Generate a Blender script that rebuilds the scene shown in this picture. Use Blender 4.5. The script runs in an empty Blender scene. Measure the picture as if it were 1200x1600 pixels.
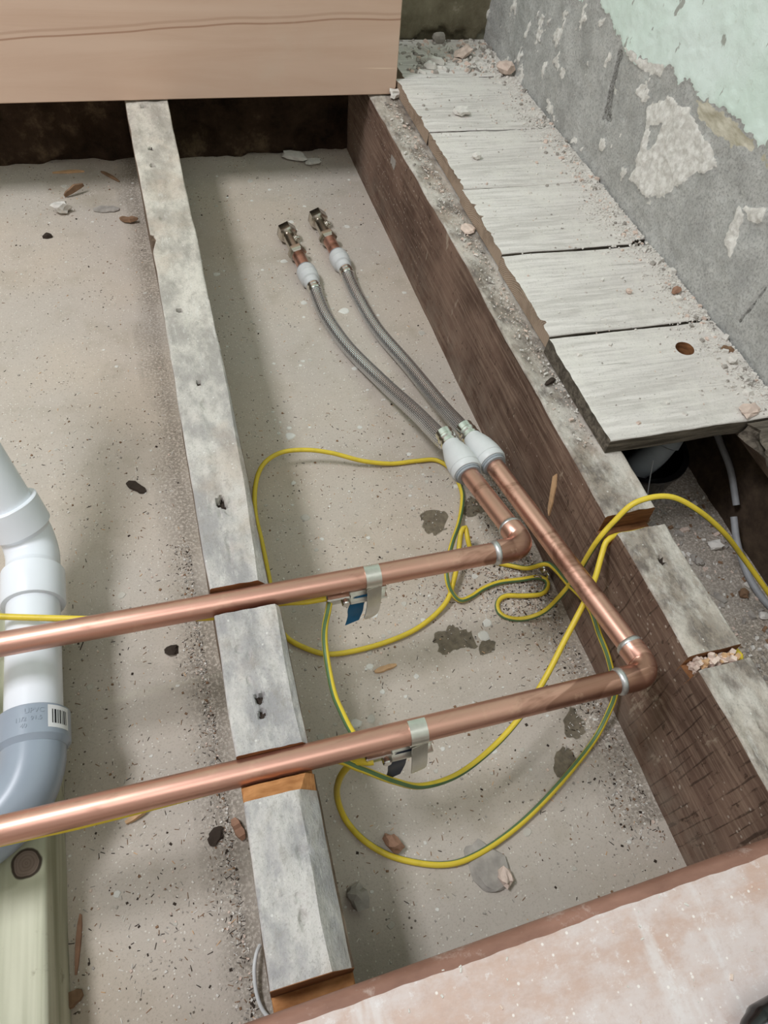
import bpy, math, random
import numpy as np
from mathutils import Matrix, Vector

SC = bpy.context.scene
COL = SC.collection
random.seed(7)
RNG = np.random.default_rng(7)

# ------------------------------------------------------------------ camera
cam = bpy.data.objects.new('camera', bpy.data.cameras.new('camera'))
COL.objects.link(cam)
SC.camera = cam
cam.data.sensor_fit = 'VERTICAL'
cam.data.sensor_height = 24.0
cam.data.lens = 24.0 * 1152.36 / 1600.0
cam.data.clip_start = 0.02
R = ((0.95796989, -0.2694677, 0.09839133), (0.15849553, 0.78305568, 0.60141746), (-0.23910847, -0.56054523, 0.79285319))
cam.matrix_world = Matrix(((R[0][0], R[1][0], R[2][0], 0), (R[0][1], R[1][1], R[2][1], 0), (R[0][2], R[1][2], R[2][2], 0.6), (0, 0, 0, 1)))

# ------------------------------------------------------------------ light
SC.view_settings.view_transform = 'Standard'
SC.view_settings.look = 'None'
SC.view_settings.gamma = 1.0
SC.view_settings.use_curve_mapping = False
SC.view_settings.exposure = 0.17
world = bpy.data.worlds.new('daylight')
SC.world = world
world.use_nodes = True
world.node_tree.nodes['Background'].inputs[0].default_value = (0.80, 0.90, 1.0, 1)
world.node_tree.nodes['Background'].inputs[1].default_value = 1.0


def area(name, loc, target, sx, sy, power, color):
    d = bpy.data.lights.new(name, 'AREA')
    d.shape = 'RECTANGLE'
    d.size, d.size_y, d.energy, d.color = sx, sy, power, color
    o = bpy.data.objects.new(name, d)
    COL.objects.link(o)
    o.location = loc
    o.rotation_euler = (Vector(target) - Vector(loc)).to_track_quat('-Z', 'Y').to_euler()
    return o


area('rooflight_daylight', (-1.05, 0.62, 2.19), (-1.05, 0.62, 0), 0.42, 0.62, 38, (0.96, 0.965, 1.02))
area('back_fill_light', (-0.2, -0.75, 2.19), (-0.2, -0.75, 0), 1.2, 1.0, 7, (1.0, 0.94, 0.90))  # added fill lamp to lift the shadows, no such opening is known

# ------------------------------------------------------------------ helpers
def lin(c):
    return tuple(((v / 255.0) / 12.92 if v / 255.0 <= 0.04045 else ((v / 255.0 + 0.055) / 1.055) ** 2.4) for v in c) + (1.0,)


def vnoise(P, seed=0):
    P = np.asarray(P, float)
    I = np.floor(P).astype(np.int64)
    f = P - I
    f = f * f * (3 - 2 * f)

    def h(i, j, k):
        n = (i * 73856093) ^ (j * 19349663) ^ (k * 83492791) ^ (seed * 2654435761 & 0xffffffff)
        n = n & 0xffffffff
        n = ((n ^ (n >> 15)) * 2246822519) & 0xffffffff
        n = ((n ^ (n >> 13)) * 3266489917) & 0xffffffff
        return ((n ^ (n >> 16)) & 0xffffff) / 16777215.0 * 2 - 1
    r = 0
    for a in (0, 1):
        for b in (0, 1):
            for c in (0, 1):
                w = (f[:, 0] if a else 1 - f[:, 0]) * (f[:, 1] if b else 1 - f[:, 1]) * (f[:, 2] if c else 1 - f[:, 2])
                r = r + w * h(I[:, 0] + a, I[:, 1] + b, I[:, 2] + c)
    return r


def fbm(P, octs=3, seed=0):
    P = np.asarray(P, float)
    r, a = 0, 1.0
    for i in range(octs):
        r = r + a * vnoise(P * (2.03 ** i), seed + i * 17)
        a *= 0.5
    return r


def link(name, me, parent=None):
    o = bpy.data.objects.new(name, me)
    COL.objects.link(o)
    if parent:
        o.parent = parent
    return o


def mesh(name, V, F, mats, parent=None, mi=None, smooth=True, origin=None, loc=None):
    """V in world space (parent's location is taken off)."""
    V = np.asarray(V, float)
    if parent is not None:
        off = np.array(world_loc(parent))
        me = bpy.data.meshes.new(name)
        me.from_pydata((V - off).tolist(), [], F)
    else:
        if origin is None:
            origin = (float(V[:, 0].mean()), float(V[:, 1].mean()), float(V[:, 2].min()))
        me = bpy.data.meshes.new(name)
        me.from_pydata((V - np.array(origin)).tolist(), [], F)
    for m in (mats if isinstance(mats, (list, tuple)) else [mats]):
        me.materials.append(m)
    if mi is not None:
        me.polygons.foreach_set('material_index', np.asarray(mi, np.int32))
    if smooth is True:
        me.polygons.foreach_set('use_smooth', np.ones(len(me.polygons), bool))
    me.update()
    o = link(name, me, parent)
    if parent is None:
        o.location = origin
    return o


def world_loc(o):
    v = Vector((0, 0, 0))
    while o is not None:
        v = v + o.location
        o = o.parent
    return v


def sharp(o, deg=40):
    me = o.data
    if hasattr(me, 'set_sharp_from_angle'):
        me.set_sharp_from_angle(angle=math.radians(deg))
    return o


def fix_normals(o):
    import bmesh
    bm = bmesh.new()
    bm.from_mesh(o.data)
    bmesh.ops.recalc_face_normals(bm, faces=bm.faces)
    bm.to_mesh(o.data)
    bm.free()
    return o


def tag(o, label, cat, group=None, kind=None):
    o['label'] = label
    o['category'] = cat
    if group:
        o['group'] = group
    if kind:
        o['kind'] = kind
    return o


def thing(name, label, cat, loc, group=None):
    o = bpy.data.objects.new(name, None)
    COL.objects.link(o)
    o.location = loc
    o.empty_display_size = 0.02
    return tag(o, label, cat, group)


def catmull(pts, step=0.004):
    P = np.array(pts, float)
    P = np.vstack([2 * P[0] - P[1], P, 2 * P[-1] - P[-2]])
    out = []
    for i in range(1, len(P) - 2):
        n = max(2, int(np.linalg.norm(P[i + 1] - P[i]) / step))
        for t in np.linspace(0, 1, n, endpoint=False):
            out.append(0.5 * ((2 * P[i]) + (-P[i - 1] + P[i + 1]) * t + (2 * P[i - 1] - 5 * P[i] + 4 * P[i + 1] - P[i + 2]) * t * t
                              + (-P[i - 1] + 3 * P[i] - 3 * P[i + 1] + P[i + 2]) * t ** 3))
    out.append(P[-2])
    return np.array(out)


def frames(P):
    T = np.gradient(P, axis=0)
    T /= np.linalg.norm(T, axis=1)[:, None] + 1e-12
    up = np.array([0, 0, 1.0]) if abs(T[0][2]) < 0.9 else np.array([1.0, 0, 0])
    U = [up - T[0] * up.dot(T[0])]
    U[0] /= np.linalg.norm(U[0])
    for i in range(1, len(P)):
        u = U[-1] - T[i] * U[-1].dot(T[i])
        U.append(u / np.linalg.norm(u))
    U = np.array(U)
    return T, U, np.cross(T, U)


def tube_data(P, r, segs=16, cap=True, twist=0.0, stripe=None, phase=0.0):
    """rings along P; r scalar or array. stripe = set of segment numbers that use material 1."""
    P = np.asarray(P, float)
    r = np.broadcast_to(np.asarray(r, float), (len(P),))
    T, U, B = frames(P)
    s = np.concatenate([[0], np.cumsum(np.linalg.norm(np.diff(P, axis=0), axis=1))])
    V, F, mi, uv = [], [], [], []
    for i in range(len(P)):
        a = np.linspace(0, 2 * math.pi, segs, endpoint=False) + phase + twist * s[i]
        V.extend(P[i] + r[i] * (np.cos(a)[:, None] * U[i] + np.sin(a)[:, None] * B[i]))
    for i in range(len(P) - 1):
        for k in range(segs):
            F.append((i * segs + k, i * segs + (k + 1) % segs, (i + 1) * segs + (k + 1) % segs, (i + 1) * segs + k))
            mi.append(1 if stripe and k in stripe else 0)
            u0, u1 = k / segs, (k + 1) / segs
            uv += [u0, s[i], u1, s[i], u1, s[i + 1], u0, s[i + 1]]
    if cap:
        F.append(tuple(range(segs))[::-1])
        F.append(tuple((len(P) - 1) * segs + k for k in range(segs)))
        mi += [0, 0]
        uv += [0.0] * (4 * segs)
    return np.array(V), F, mi, uv


def tube(name, P, r, mats, parent=None, uvs=False, ang=40, **kw):
    V, F, mi, uv = tube_data(P, r, **kw)
    o = mesh(name, V, F, mats, parent, mi)
    if uvs:
        l = o.data.uv_layers.new(name='UVMap')
        l.data.foreach_set('uv', np.array(uv, np.float32))
    sharp(o, ang)
    return o


def lathe(name, prof, p0, d, mats, parent=None, segs=32, phase=0.0, ang=35):
    """prof = [(t, r)...] along direction d from p0."""
    d = np.array(d, float)
    d /= np.linalg.norm(d)
    a = np.array([0, 0, 1.0]) if abs(d[2]) < 0.9 else np.array([1.0, 0, 0])
    u = a - d * a.dot(d)
    u /= np.linalg.norm(u)
    b = np.cross(d, u)
    V, F = [], []
    for t, r in prof:
        for k in range(segs):
            an = 2 * math.pi * k / segs + phase
            V.append(np.array(p0) + d * t + r * (math.cos(an) * u + math.sin(an) * b))
    for i in range(len(prof) - 1):
        for k in range(segs):
            F.append((i * segs + k, i * segs + (k + 1) % segs, (i + 1) * segs + (k + 1) % segs, (i + 1) * segs + k))
    if prof[0][1] > 1e-6:
        F.append(tuple(range(segs))[::-1])
    if prof[-1][1] > 1e-6:
        F.append(tuple((len(prof) - 1) * segs + k for k in range(segs)))
    return sharp(mesh(name, V, F, mats, parent), ang)


def boxdata(c, ax, half, bevel=0.0):
    """oriented box, ax = 3 unit axes; bevel makes 24 verts via chamfer."""
    c = np.array(c, float)
    A = np.array(ax, float)
    V = []
    hx, hy, hz = half
    b = min(bevel, 0.45 * min(half))
    rings = []
    for z, inset in (((-hz), b), ((-hz + b), 0), ((hz - b), 0), (hz, b)):
        x, y = hx - inset, hy - inset
        cb = b if inset == 0 else b * 0.5
        rings.append([(-x + cb, -y, z), (x - cb, -y, z), (x, -y + cb, z), (x, y - cb, z), (x - cb, y, z), (-x + cb, y, z), (-x, y - cb, z), (-x, -y + cb, z)])
    F = []
    for r in rings:
        for p in r:
            V.append(c + A[0] * p[0] + A[1] * p[1] + A[2] * p[2])
    for i in range(3):
        for k in range(8):
            F.append((i * 8 + k, i * 8 + (k + 1) % 8, (i + 1) * 8 + (k + 1) % 8, (i + 1) * 8 + k))
    F.append(tuple(range(8))[::-1])
    F.append(tuple(24 + k for k in range(8)))
    return np.array(V), F


def box(name, c, half, mats, parent=None, ax=((1, 0, 0), (0, 1, 0), (0, 0, 1)), bevel=0.0006):
    V, F = boxdata(c, ax, half, bevel)
    return sharp(mesh(name, V, F, mats, parent), 30)


def plate(name, path, width, thick, side, mats, parent=None):
    """a strip of sheet metal: centre line path (world points), constant side vector."""
    P = np.array(path, float)
    s = np.array(side, float)
    s /= np.linalg.norm(s)
    T = np.gradient(P, axis=0)
    T /= np.linalg.norm(T, axis=1)[:, None]
    N = np.cross(T, s)
    w = np.broadcast_to(np.asarray(width, float), (len(P),))
    V, F = [], []
    for i in range(len(P)):
        for a, b in ((-1, -1), (1, -1), (1, 1), (-1, 1)):
            V.append(P[i] + s * a * w[i] / 2 + N[i] * b * thick / 2)
    for i in range(len(P) - 1):
        for k in range(4):
            F.append((i * 4 + k, i * 4 + (k + 1) % 4, (i + 1) * 4 + (k + 1) % 4, (i + 1) * 4 + k))
    F.append((3, 2, 1, 0))
    n = (len(P) - 1) * 4
    F.append((n, n + 1, n + 2, n + 3))
    return sharp(mesh(name, V, F, mats, parent), 30)


class Bits:
    """many tiny chips gathered in ONE mesh (stuff)."""
    def __init__(self):
        self.V, self.F, self.mi, self.n = [], [], [], 0

    def add(self, V, F, m=0):
        self.V.append(V)
        self.F += [tuple(i + self.n for i in f) for f in F]
        self.mi += [m] * len(F)
        self.n += len(V)

    def chip(self, p, sx, sy, sz, rz, m=0, tilt=0.0):
        a = RNG.random(4) * 0.5 + 0.75
        V = np.array([(-1, -1 * a[0], -1), (1, -1 * a[1], -1), (1 * a[2], 1, -1), (-1 * a[3], 1, -1),
                      (-.8 * a[1], -.7, 1), (.75, -.8 * a[2], 1), (.7 * a[3], .8, 1), (-.85, .7 * a[0], 1)]) * np.array([sx, sy, sz])
        ct, st = math.cos(tilt), math.sin(tilt)
        V = V @ np.array([[ct, 0, st], [0, 1, 0], [-st, 0, ct]])
        c, s = math.cos(rz), math.sin(rz)
        V = V @ np.array([[c, s, 0], [-s, c, 0], [0, 0, 1]]) + np.array(p)
        self.add(V, [(3, 2, 1, 0), (4, 5, 6, 7), (0, 1, 5, 4), (1, 2, 6, 5), (2, 3, 7, 6), (3, 0, 4, 7)], m)

    def disc(self, p, r, h, m=0):
        k = 9
        a = np.linspace(0, 2 * math.pi, k, endpoint=False) + RNG.random() * 6
        rr = r * (0.75 + 0.4 * RNG.random(k))
        e = 0.75 + 0.25 * RNG.random()
        V = np.vstack([np.c_[np.cos(a) * rr, np.sin(a) * rr * e, np.full(k, -h * .6)], np.c_[np.cos(a) * rr * .8, np.sin(a) * rr * .8 * e, np.full(k, h)]]) + np.array(p)
        self.add(V, [(i, (i + 1) % k, k + (i + 1) % k, k + i) for i in range(k)] + [tuple(k + i for i in range(k))], m)

    def build(self, name, mats, parent=None, smooth=False):
        return mesh(name, np.vstack(self.V), self.F, mats, parent, self.mi, smooth)


# ------------------------------------------------------------------ materials
class NT:
    def __init__(self, name):
        self.m = bpy.data.materials.new(name)
        self.m.use_nodes = True
        self.t = self.m.node_tree
        self.b = self.t.nodes['Principled BSDF']
        self.tc = self.t.nodes.new('ShaderNodeTexCoord')
        self.co = self.tc.outputs['Object']

    def n(self, typ, **kw):
        x = self.t.nodes.new(typ)
        for k, v in kw.items():
            setattr(x, k, v)
        return x

    def l(self, a, b):
        self.t.links.new(a, b)

    def map(self, scale=(1, 1, 1), rot=(0, 0, 0), src=None):
        m = self.n('ShaderNodeMapping')
        m.inputs['Scale'].default_value = scale
        m.inputs['Rotation'].default_value = rot
        self.l(src or self.co, m.inputs['Vector'])
        return m.outputs[0]

    def noise(self, sc, det=4, rough=0.6, vec=None, dist=0.0):
        x = self.n('ShaderNodeTexNoise')
        x.inputs['Scale'].default_value = sc
        x.inputs['Detail'].default_value = det
        x.inputs['Roughness'].default_value = rough
        x.inputs['Distortion'].default_value = dist
        self.l(vec or self.co, x.inputs['Vector'])
        return x.outputs[0]

    def voro(self, sc, vec=None, feature='F1'):
        x = self.n('ShaderNodeTexVoronoi')
        x.feature = feature
        x.inputs['Scale'].default_value = sc
        self.l(vec or self.co, x.inputs['Vector'])
        return x

    def wave(self, sc, vec=None, dist=2.0, det=3, dscale=1.0, direction='X'):
        x = self.n('ShaderNodeTexWave')
        x.bands_direction = direction
        x.inputs['Scale'].default_value = sc
        x.inputs['Distortion'].default_value = dist
        x.inputs['Detail'].default_value = det
        x.inputs['Detail Scale'].default_value = dscale
        self.l(vec or self.co, x.inputs['Vector'])
        return x.outputs['Fac']

    def ramp(self, fac, stops, interp='LINEAR'):
        x = self.n('ShaderNodeValToRGB')
        cr = x.color_ramp
        cr.interpolation = interp
        while len(cr.elements) < len(stops):
            cr.elements.new(0.5)
        for e, (p, c) in zip(cr.elements, stops):
            e.position = p
            e.color = c if len(c) == 4 else lin(c)
        self.l(fac, x.inputs[0])
        return x.outputs[0]

    def step(self, fac, a, b):
        x = self.n('ShaderNodeMapRange')
        x.interpolation_type = 'SMOOTHSTEP'
        x.inputs['From Min'].default_value = a
        x.inputs['From Max'].default_value = b
        self.l(fac, x.inputs['Value'])
        return x.outputs[0]

    def mul(self, a, b):
        x = self.n('ShaderNodeMath', operation='MULTIPLY')
        for i, v in enumerate((a, b)):
            if isinstance(v, (int, float)):
                x.inputs[i].default_value = v
            else:
                self.l(v, x.inputs[i])
        return x.outputs[0]

    def math(self, op, a, b=0.0):
        x = self.n('ShaderNodeMath', operation=op)
        for i, v in enumerate((a, b)):
            if isinstance(v, (int, float)):
                x.inputs[i].default_value = v
            else:
                self.l(v, x.inputs[i])
        return x.outputs[0]

    def mix(self, fac, a, b, blend='MIX'):
        x = self.n('ShaderNodeMix', data_type='RGBA', blend_type=blend)
        if isinstance(fac, (int, float)):
            x.inputs[0].default_value = fac
        else:
            self.l(fac, x.inputs[0])
        for i, v in ((6, a), (7, b)):
            if isinstance(v, tuple):
                x.inputs[i].default_value = v if len(v) == 4 else lin(v)
            else:
                self.l(v, x.inputs[i])
        return x.outputs[2]

    def sep(self, src=None):
        x = self.n('ShaderNodeSeparateXYZ')
        self.l(src or self.co, x.inputs[0])
        return x.outputs

    def attr(self, name):
        x = self.n('ShaderNodeAttribute')
        x.attribute_name = name
        s = self.n('ShaderNodeSeparateColor')
        self.l(x.outputs['Color'], s.inputs[0])
        return s.outputs[0], s.outputs[1], s.outputs[2], x.outputs['Alpha']

    def bump(self, h, strength=0.3, dist=0.002):
        x = self.n('ShaderNodeBump')
        x.inputs['Strength'].default_value = strength
        x.inputs['Distance'].default_value = dist
        self.l(h, x.inputs['Height'])
        prev = self.b.inputs['Normal'].links
        if prev:
            self.l(prev[0].from_socket, x.inputs['Normal'])
        self.l(x.outputs[0], self.b.inputs['Normal'])

    def done(self, col, rough=0.8, metal=0.0, spec=0.3, **kw):
        if isinstance(col, tuple):
            self.b.inputs['Base Color'].default_value = col if len(col) == 4 else lin(col)
        else:
            self.l(col, self.b.inputs['Base Color'])
        if isinstance(rough, (int, float)):
            self.b.inputs['Roughness'].default_value = rough
        else:
            self.l(rough, self.b.inputs['Roughness'])
        self.b.inputs['Metallic'].default_value = metal
        self.b.inputs['Specular IOR Level'].default_value = spec
        for k, v in kw.items():
            self.b.inputs[k.replace('_', ' ')].default_value = v
        return self.m


def plain(name, c, rough=0.6, metal=0.0, spec=0.4, var=0.12, sc=60):
    m = NT(name)
    f = m.noise(sc, 3)
    lo = tuple(v * (1 - var) for v in lin(c)[:3]) + (1,)
    hi = tuple(min(1, v * (1 + var)) for v in lin(c)[:3]) + (1,)
    col = m.ramp(f, [(0.3, lo), (0.7, hi)])
    return m.done(col, rough, metal, spec)


def concrete_floor():
    m = NT('dusty_screed')
    big = m.noise(2.2, 3)
    mid = m.noise(14, 5, 0.65)
    fine = m.noise(420, 3, 0.7)
    c = m.mix(m.step(big, 0.38, 0.64), (190, 181, 170), (197, 184, 168))
    c = m.mix(m.mul(m.step(mid, 0.5, 0.75), 0.5), c, (166, 156, 139))
    sm = m.noise(5, 4, 0.6)
    c = m.mix(m.mul(m.step(sm, 0.52, 0.70), 0.4), c, (160, 148, 128))
    c = m.mix(m.mul(m.step(fine, 0.5, 0.72), 0.5), c, (156, 147, 134))
    # gritty pale and dark specks
    v = m.voro(330)
    sel = m.step(m.sep(v.outputs['Color'])[0], 0.82, 0.84)
    spot = m.mul(m.step(v.outputs['Distance'], 0.34, 0.22), sel)
    c = m.mix(m.mul(spot, 0.75), c, (226, 221, 210))
    v2 = m.voro(240)
    sel2 = m.mul(m.step(m.sep(v2.outputs['Color'])[1], 0.86, 0.88), m.step(m.noise(9, 3), 0.45, 0.6))
    spot2 = m.mul(m.step(v2.outputs['Distance'], 0.32, 0.2), sel2)
    c = m.mix(m.mul(spot2, 0.85), c, (74, 64, 54))
    r, g, b, a = m.attr('mask')
    c = m.mix(m.mul(m.step(r, 0.4, 0.6), 0.85), c, m.ramp(m.noise(160, 3), [(0.35, (74, 66, 50)), (0.7, (112, 102, 82))]))
    c = m.mix(m.mul(g, 0.7), c, (198, 191, 174))
    c = m.mix(m.mul(b, m.mul(m.step(m.noise(300, 4, 0.7), 0.36, 0.56), 0.7)), c, (112, 104, 93))
    m.bump(fine, 0.35, 0.0012)
    m.bump(mid, 0.25, 0.004)
    m.bump(spot, 0.4, 0.0015)
    return m.done(c, 0.92, 0, 0.15)


def old_wood(name, pale, dark, dirt, across=True, sawc=0.0, axis='Y', dust=None):
    """grain runs along axis."""
    m = NT(name)
    st = (1, 0.08, 1) if axis == 'Y' else (0.08, 1, 1)
    gv = m.map(st)
    grain = m.noise(130, 5, 0.7, gv, 0.6)
    blot = m.noise(11, 5, 0.65)
    fine = m.noise(500, 3, 0.7)
    c = m.mix(m.step(grain, 0.35, 0.68), dark, pale)
    c = m.mix(m.mul(m.step(blot, 0.5, 0.72), 0.55), c, dirt)
    c = m.mix(m.mul(m.step(fine, 0.55, 0.75), 0.35), c, tuple(max(0, v - 55) for v in dirt))
    if sawc:
        w = m.noise(16, 4, 0.6, m.map((0.5, 2.6, 1) if axis == 'Y' else (2.6, 0.5, 1), (0, 0, 0.45)))
        c = m.mix(m.mul(m.step(w, 0.42, 0.7), sawc), c, tuple(min(255, v + 22) for v in pale))
        m.bump(w, 0.4, 0.002)
    if dust:
        d = m.noise(24, 6, 0.75)
        c = m.mix(m.mul(m.step(d, 0.46, 0.62), 0.75), c, dust)
        v = m.voro(260)
        sp = m.mul(m.step(v.outputs['Distance'], 0.3, 0.2), m.step(m.sep(v.outputs['Color'])[0], 0.8, 0.82))
        c = m.mix(m.mul(sp, 0.8), c, (228, 222, 212))
    m.bump(fine, 0.4, 0.001)
    m.bump(grain, 0.35, 0.0015)
    return m.done(c, 0.9, 0, 0.15)


def joist_top_mat(name='weathered_joist_top', dusty=False):
    m = NT(name)
    y = m.sep()[1]
    tone = m.step(y, -0.55, 0.35)
    base = m.mix(tone, (198, 194, 189), (208, 202, 190))
    lowc = m.mix(tone, (156, 154, 154), (170, 164, 154))
    n1 = m.noise(24, 6, 0.68, m.map((1, 0.6, 1), (0, 0, 0.6)))
    n2 = m.noise(75, 6, 0.75, m.map((1, 0.7, 1), (0, 0, -0.6)))
    n3 = m.noise(9, 4, 0.6)
    n4 = m.noise(150, 4, 0.7, m.map((1, 0.25, 1)))
    f = m.noise(450, 3, 0.75)
    if dusty:
        base = m.mix(m.step(n3, 0.4, 0.6), (190, 182, 170), (204, 199, 190))
        lowc = m.mix(m.step(n2, 0.4, 0.6), (112, 104, 97), (150, 139, 126))
    c = m.mix(m.step(n1, 0.38, 0.62), lowc, base)
    c = m.mix(m.mul(m.step(n2, 0.50, 0.68), 0.5), c, (150, 144, 136))
    c = m.mix(m.mul(m.step(n3, 0.52, 0.70), 0.45), c, (182, 164, 146))
    c = m.mix(m.mul(m.step(n4, 0.56, 0.70), 0.4), c, (216, 213, 206))
    c = m.mix(m.mul(m.step(f, 0.52, 0.68), 0.4), c, (134, 130, 124))
    v = m.voro(190)
    sp = m.mul(m.step(v.outputs['Distance'], 0.26, 0.12), m.step(m.sep(v.outputs['Color'])[0], 0.93, 0.95))
    c = m.mix(m.mul(sp, 0.6), c, (226, 224, 218))
    m.bump(f, 0.5, 0.0012)
    m.bump(n2, 0.7, 0.002)
    m.bump(n1, 0.5, 0.003)
    return m.done(c, 0.92, 0, 0.15)


def rough_sawn():
    m = NT('dark_rough_sawn_face')
    gv = m.map((1, 0.05, 1))
    grain = m.noise(190, 5, 0.7, gv, 0.4)
    blot = m.noise(8, 5, 0.6)
    near = m.step(m.sep()[1], -0.15, -0.42)
    wv = m.wave(30, m.map((0, 1, 0.10)), 5.0, 4, 2.0, 'Y')
    saw = m.mul(m.step(wv, 0.90, 0.99), m.step(m.noise(70, 4, 0.7, m.map((1, 1, 0.25))), 0.46, 0.58))
    sawm = m.mul(saw, near)
    pits = m.mul(m.step(m.noise(160, 4, 0.7, m.map((1, 0.7, 0.4))), 0.60, 0.68), 0.7)
    c = m.mix(m.step(blot, 0.32, 0.7), (84, 65, 55), (128, 104, 90))
    c = m.mix(m.mul(m.step(grain, 0.42, 0.7), 0.55), c, (160, 138, 120))
    c = m.mix(pits, c, (58, 43, 35))
    c = m.mix(m.mul(sawm, 0.7), c, (52, 39, 32))
    # pale scuffs and plaster smears running with the fall of the face
    s = m.noise(17, 5, 0.65, m.map((1, 1.6, 0.55), (0.5, 0, 0)))
    c = m.mix(m.mul(m.step(s, 0.64, 0.70), 0.65), c, (171, 156, 138))
    sp = m.voro(150)
    spk = m.mul(m.step(sp.outputs['Distance'], 0.26, 0.16), m.step(m.sep(sp.outputs['Color'])[0], 0.82, 0.84))
    c = m.mix(m.mul(spk, 0.6), c, (190, 178, 164))
    # grey dust that has settled on the low half
    low = m.step(m.sep()[2], 0.10, 0.0)
    c = m.mix(m.mul(m.mul(low, m.step(m.noise(30, 4), 0.35, 0.65)), 0.45), c, (136, 124, 111))
    m.bump(grain, 0.5, 0.0015)
    m.bump(saw, 0.35, 0.0015)
    m.bump(m.noise(300, 3), 0.3, 0.001)
    return m.done(c, 0.9, 0, 0.15)


def fresh_cut(name='fresh_cut_wood', a=(196, 142, 92), b=(146, 96, 56)):
    m = NT(name)
    g = m.noise(90, 4, 0.6, m.map((0.4, 1, 3)))
    c = m.ramp(g, [(0.3, b), (0.7, a)])
    m.bump(g, 0.4, 0.001)
    return m.done(c, 0.8, 0, 0.2)


def end_grain():
    m = NT('board_end_grain')
    s = m.sep()
    cv = m.n('ShaderNodeCombineXYZ')
    m.l(s[1], cv.inputs[0])
    m.l(m.math('ADD', s[2], 0.06), cv.inputs[1])
    w = m.n('ShaderNodeTexWave', wave_type='RINGS', rings_direction='Z')
    w.inputs['Scale'].default_value = 120
    w.inputs['Distortion'].default_value = 2.5
    w.inputs['Detail'].default_value = 3
    m.l(cv.outputs[0], w.inputs['Vector'])
    c = m.ramp(w.outputs['Fac'], [(0.1, (150, 131, 113)), (0.9, (176, 157, 138))])
    c = m.mix(m.mul(m.step(m.noise(40, 4), 0.45, 0.7), 0.6), c, (128, 112, 96))
    m.bump(w.outputs['Fac'], 0.3, 0.0008)
    return m.done(c, 0.88, 0, 0.15)


def board_wood():
    m = NT('dusty_floorboard')
    gv = m.map((0.06, 1, 1))
    grain = m.noise(120, 5, 0.7, gv, 0.5)
    c = m.mix(m.step(grain, 0.3, 0.66), (192, 187, 180), (226, 221, 215))
    crack = m.noise(75, 4, 0.75, m.map((0.05, 1, 1)), 0.3)
    c = m.mix(m.mul(m.step(crack, 0.62, 0.70), 0.6), c, (118, 111, 101))
    d = m.noise(16, 6, 0.75)
    c = m.mix(m.mul(m.step(d, 0.44, 0.66), 0.7), c, (222, 218, 209))
    dk = m.noise(9, 5, 0.7)
    c = m.mix(m.mul(m.step(dk, 0.58, 0.78), 0.45), c, (166, 162, 154))
    f = m.noise(380, 3, 0.75)
    c = m.mix(m.mul(m.step(f, 0.56, 0.7), 0.4), c, (140, 134, 126))
    g = m.geo = m.n('ShaderNodeNewGeometry')
    px = m.sep(g.outputs['Position'])[0]
    near_wall = m.mul(m.step(px, 0.56, 0.68), m.step(m.noise(40, 5, 0.7), 0.35, 0.62))
    c = m.mix(m.mul(near_wall, 0.6), c, (218, 212, 204))
    m.bump(f, 0.5, 0.0012)
    m.bump(crack, 0.4, 0.0015)
    return m.done(c, 0.9, 0, 0.15)


def panel_wood(name, a, b, streak, dusty=0.0):
    m = NT(name)
    v = m.map((0.22, 1, 3.2), (0, 0, 0)) if not dusty else m.map((0.3, 3.0, 1))
    g = m.noise(6, 5, 0.6, v, 0.8)
    fine = m.noise(300, 3, 0.6, m.map((0.06, 1, 1)))
    c = m.mix(m.step(g, 0.32, 0.68), a, b)
    if not dusty:
        z = m.sep()
        wob = m.mul(m.math('SUBTRACT', m.noise(3.2, 2, 0.5, m.map((1, 0, 0))), 0.5), 0.035)
        zz = m.math('ADD', z[2], wob)
        # long cathedral streaks along the board
        for off, wd, st in ((0.098, 0.0020, 0.7), (0.106, 0.0030, 0.3)):
            dd = m.math('ABSOLUTE', m.math('SUBTRACT', m.math('ADD', zz, m.mul(z[0], -0.05)), off))
            c = m.mix(m.mul(m.step(dd, wd, wd * 0.2), st), c, streak)
        # pale scratches
        sn = m.noise(60, 2, 0.5, m.map((0.05, 1, 1), (0, -0.06, 0)), 0.1)
        c = m.mix(m.mul(m.step(sn, 0.655, 0.69), m.step(z[2], 0.09, 0.03)), c, (235, 214, 190))
        c = m.mix(m.mul(m.step(m.noise(7, 5, 0.7), 0.55, 0.75), 0.35), c, (206, 186, 166))
    else:
        d = m.noise(13, 6, 0.75, m.map((0.8, 1.3, 1), (0, 0, 0.3)))
        c = m.mix(m.mul(m.step(d, 0.36, 0.60), dusty), c, (214, 204, 201))
        sw = m.noise(20, 4, 0.6, m.map((1.6, 0.25, 1), (0, 0, 0.2)))
        c = m.mix(m.mul(m.step(sw, 0.58, 0.72), 0.6), c, (224, 220, 219))
        fn = m.noise(90, 6, 0.8)
        c = m.mix(m.mul(m.step(fn, 0.5, 0.66), 0.35), c, (188, 164, 154))
        c = m.mix(m.mul(m.step(fn, 0.44, 0.34), 0.5), c, (230, 226, 225))
        s3 = m.noise(60, 4, 0.6, m.map((0.12, 1, 1), (0, 0, 0.3)))
        c = m.mix(m.mul(m.step(s3, 0.6, 0.7), 0.3), c, (200, 160, 138))
        vv = m.voro(200)
        sp = m.mul(m.step(vv.outputs['Distance'], 0.25, 0.15), m.step(m.sep(vv.outputs['Color'])[0], 0.85, 0.87))
        c = m.mix(m.mul(sp, 0.8), c, (240, 234, 228))
    m.bump(fine, 0.12, 0.0006)
    return m.done(c, 0.55 if not dusty else 0.8, 0, 0.3)


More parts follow.
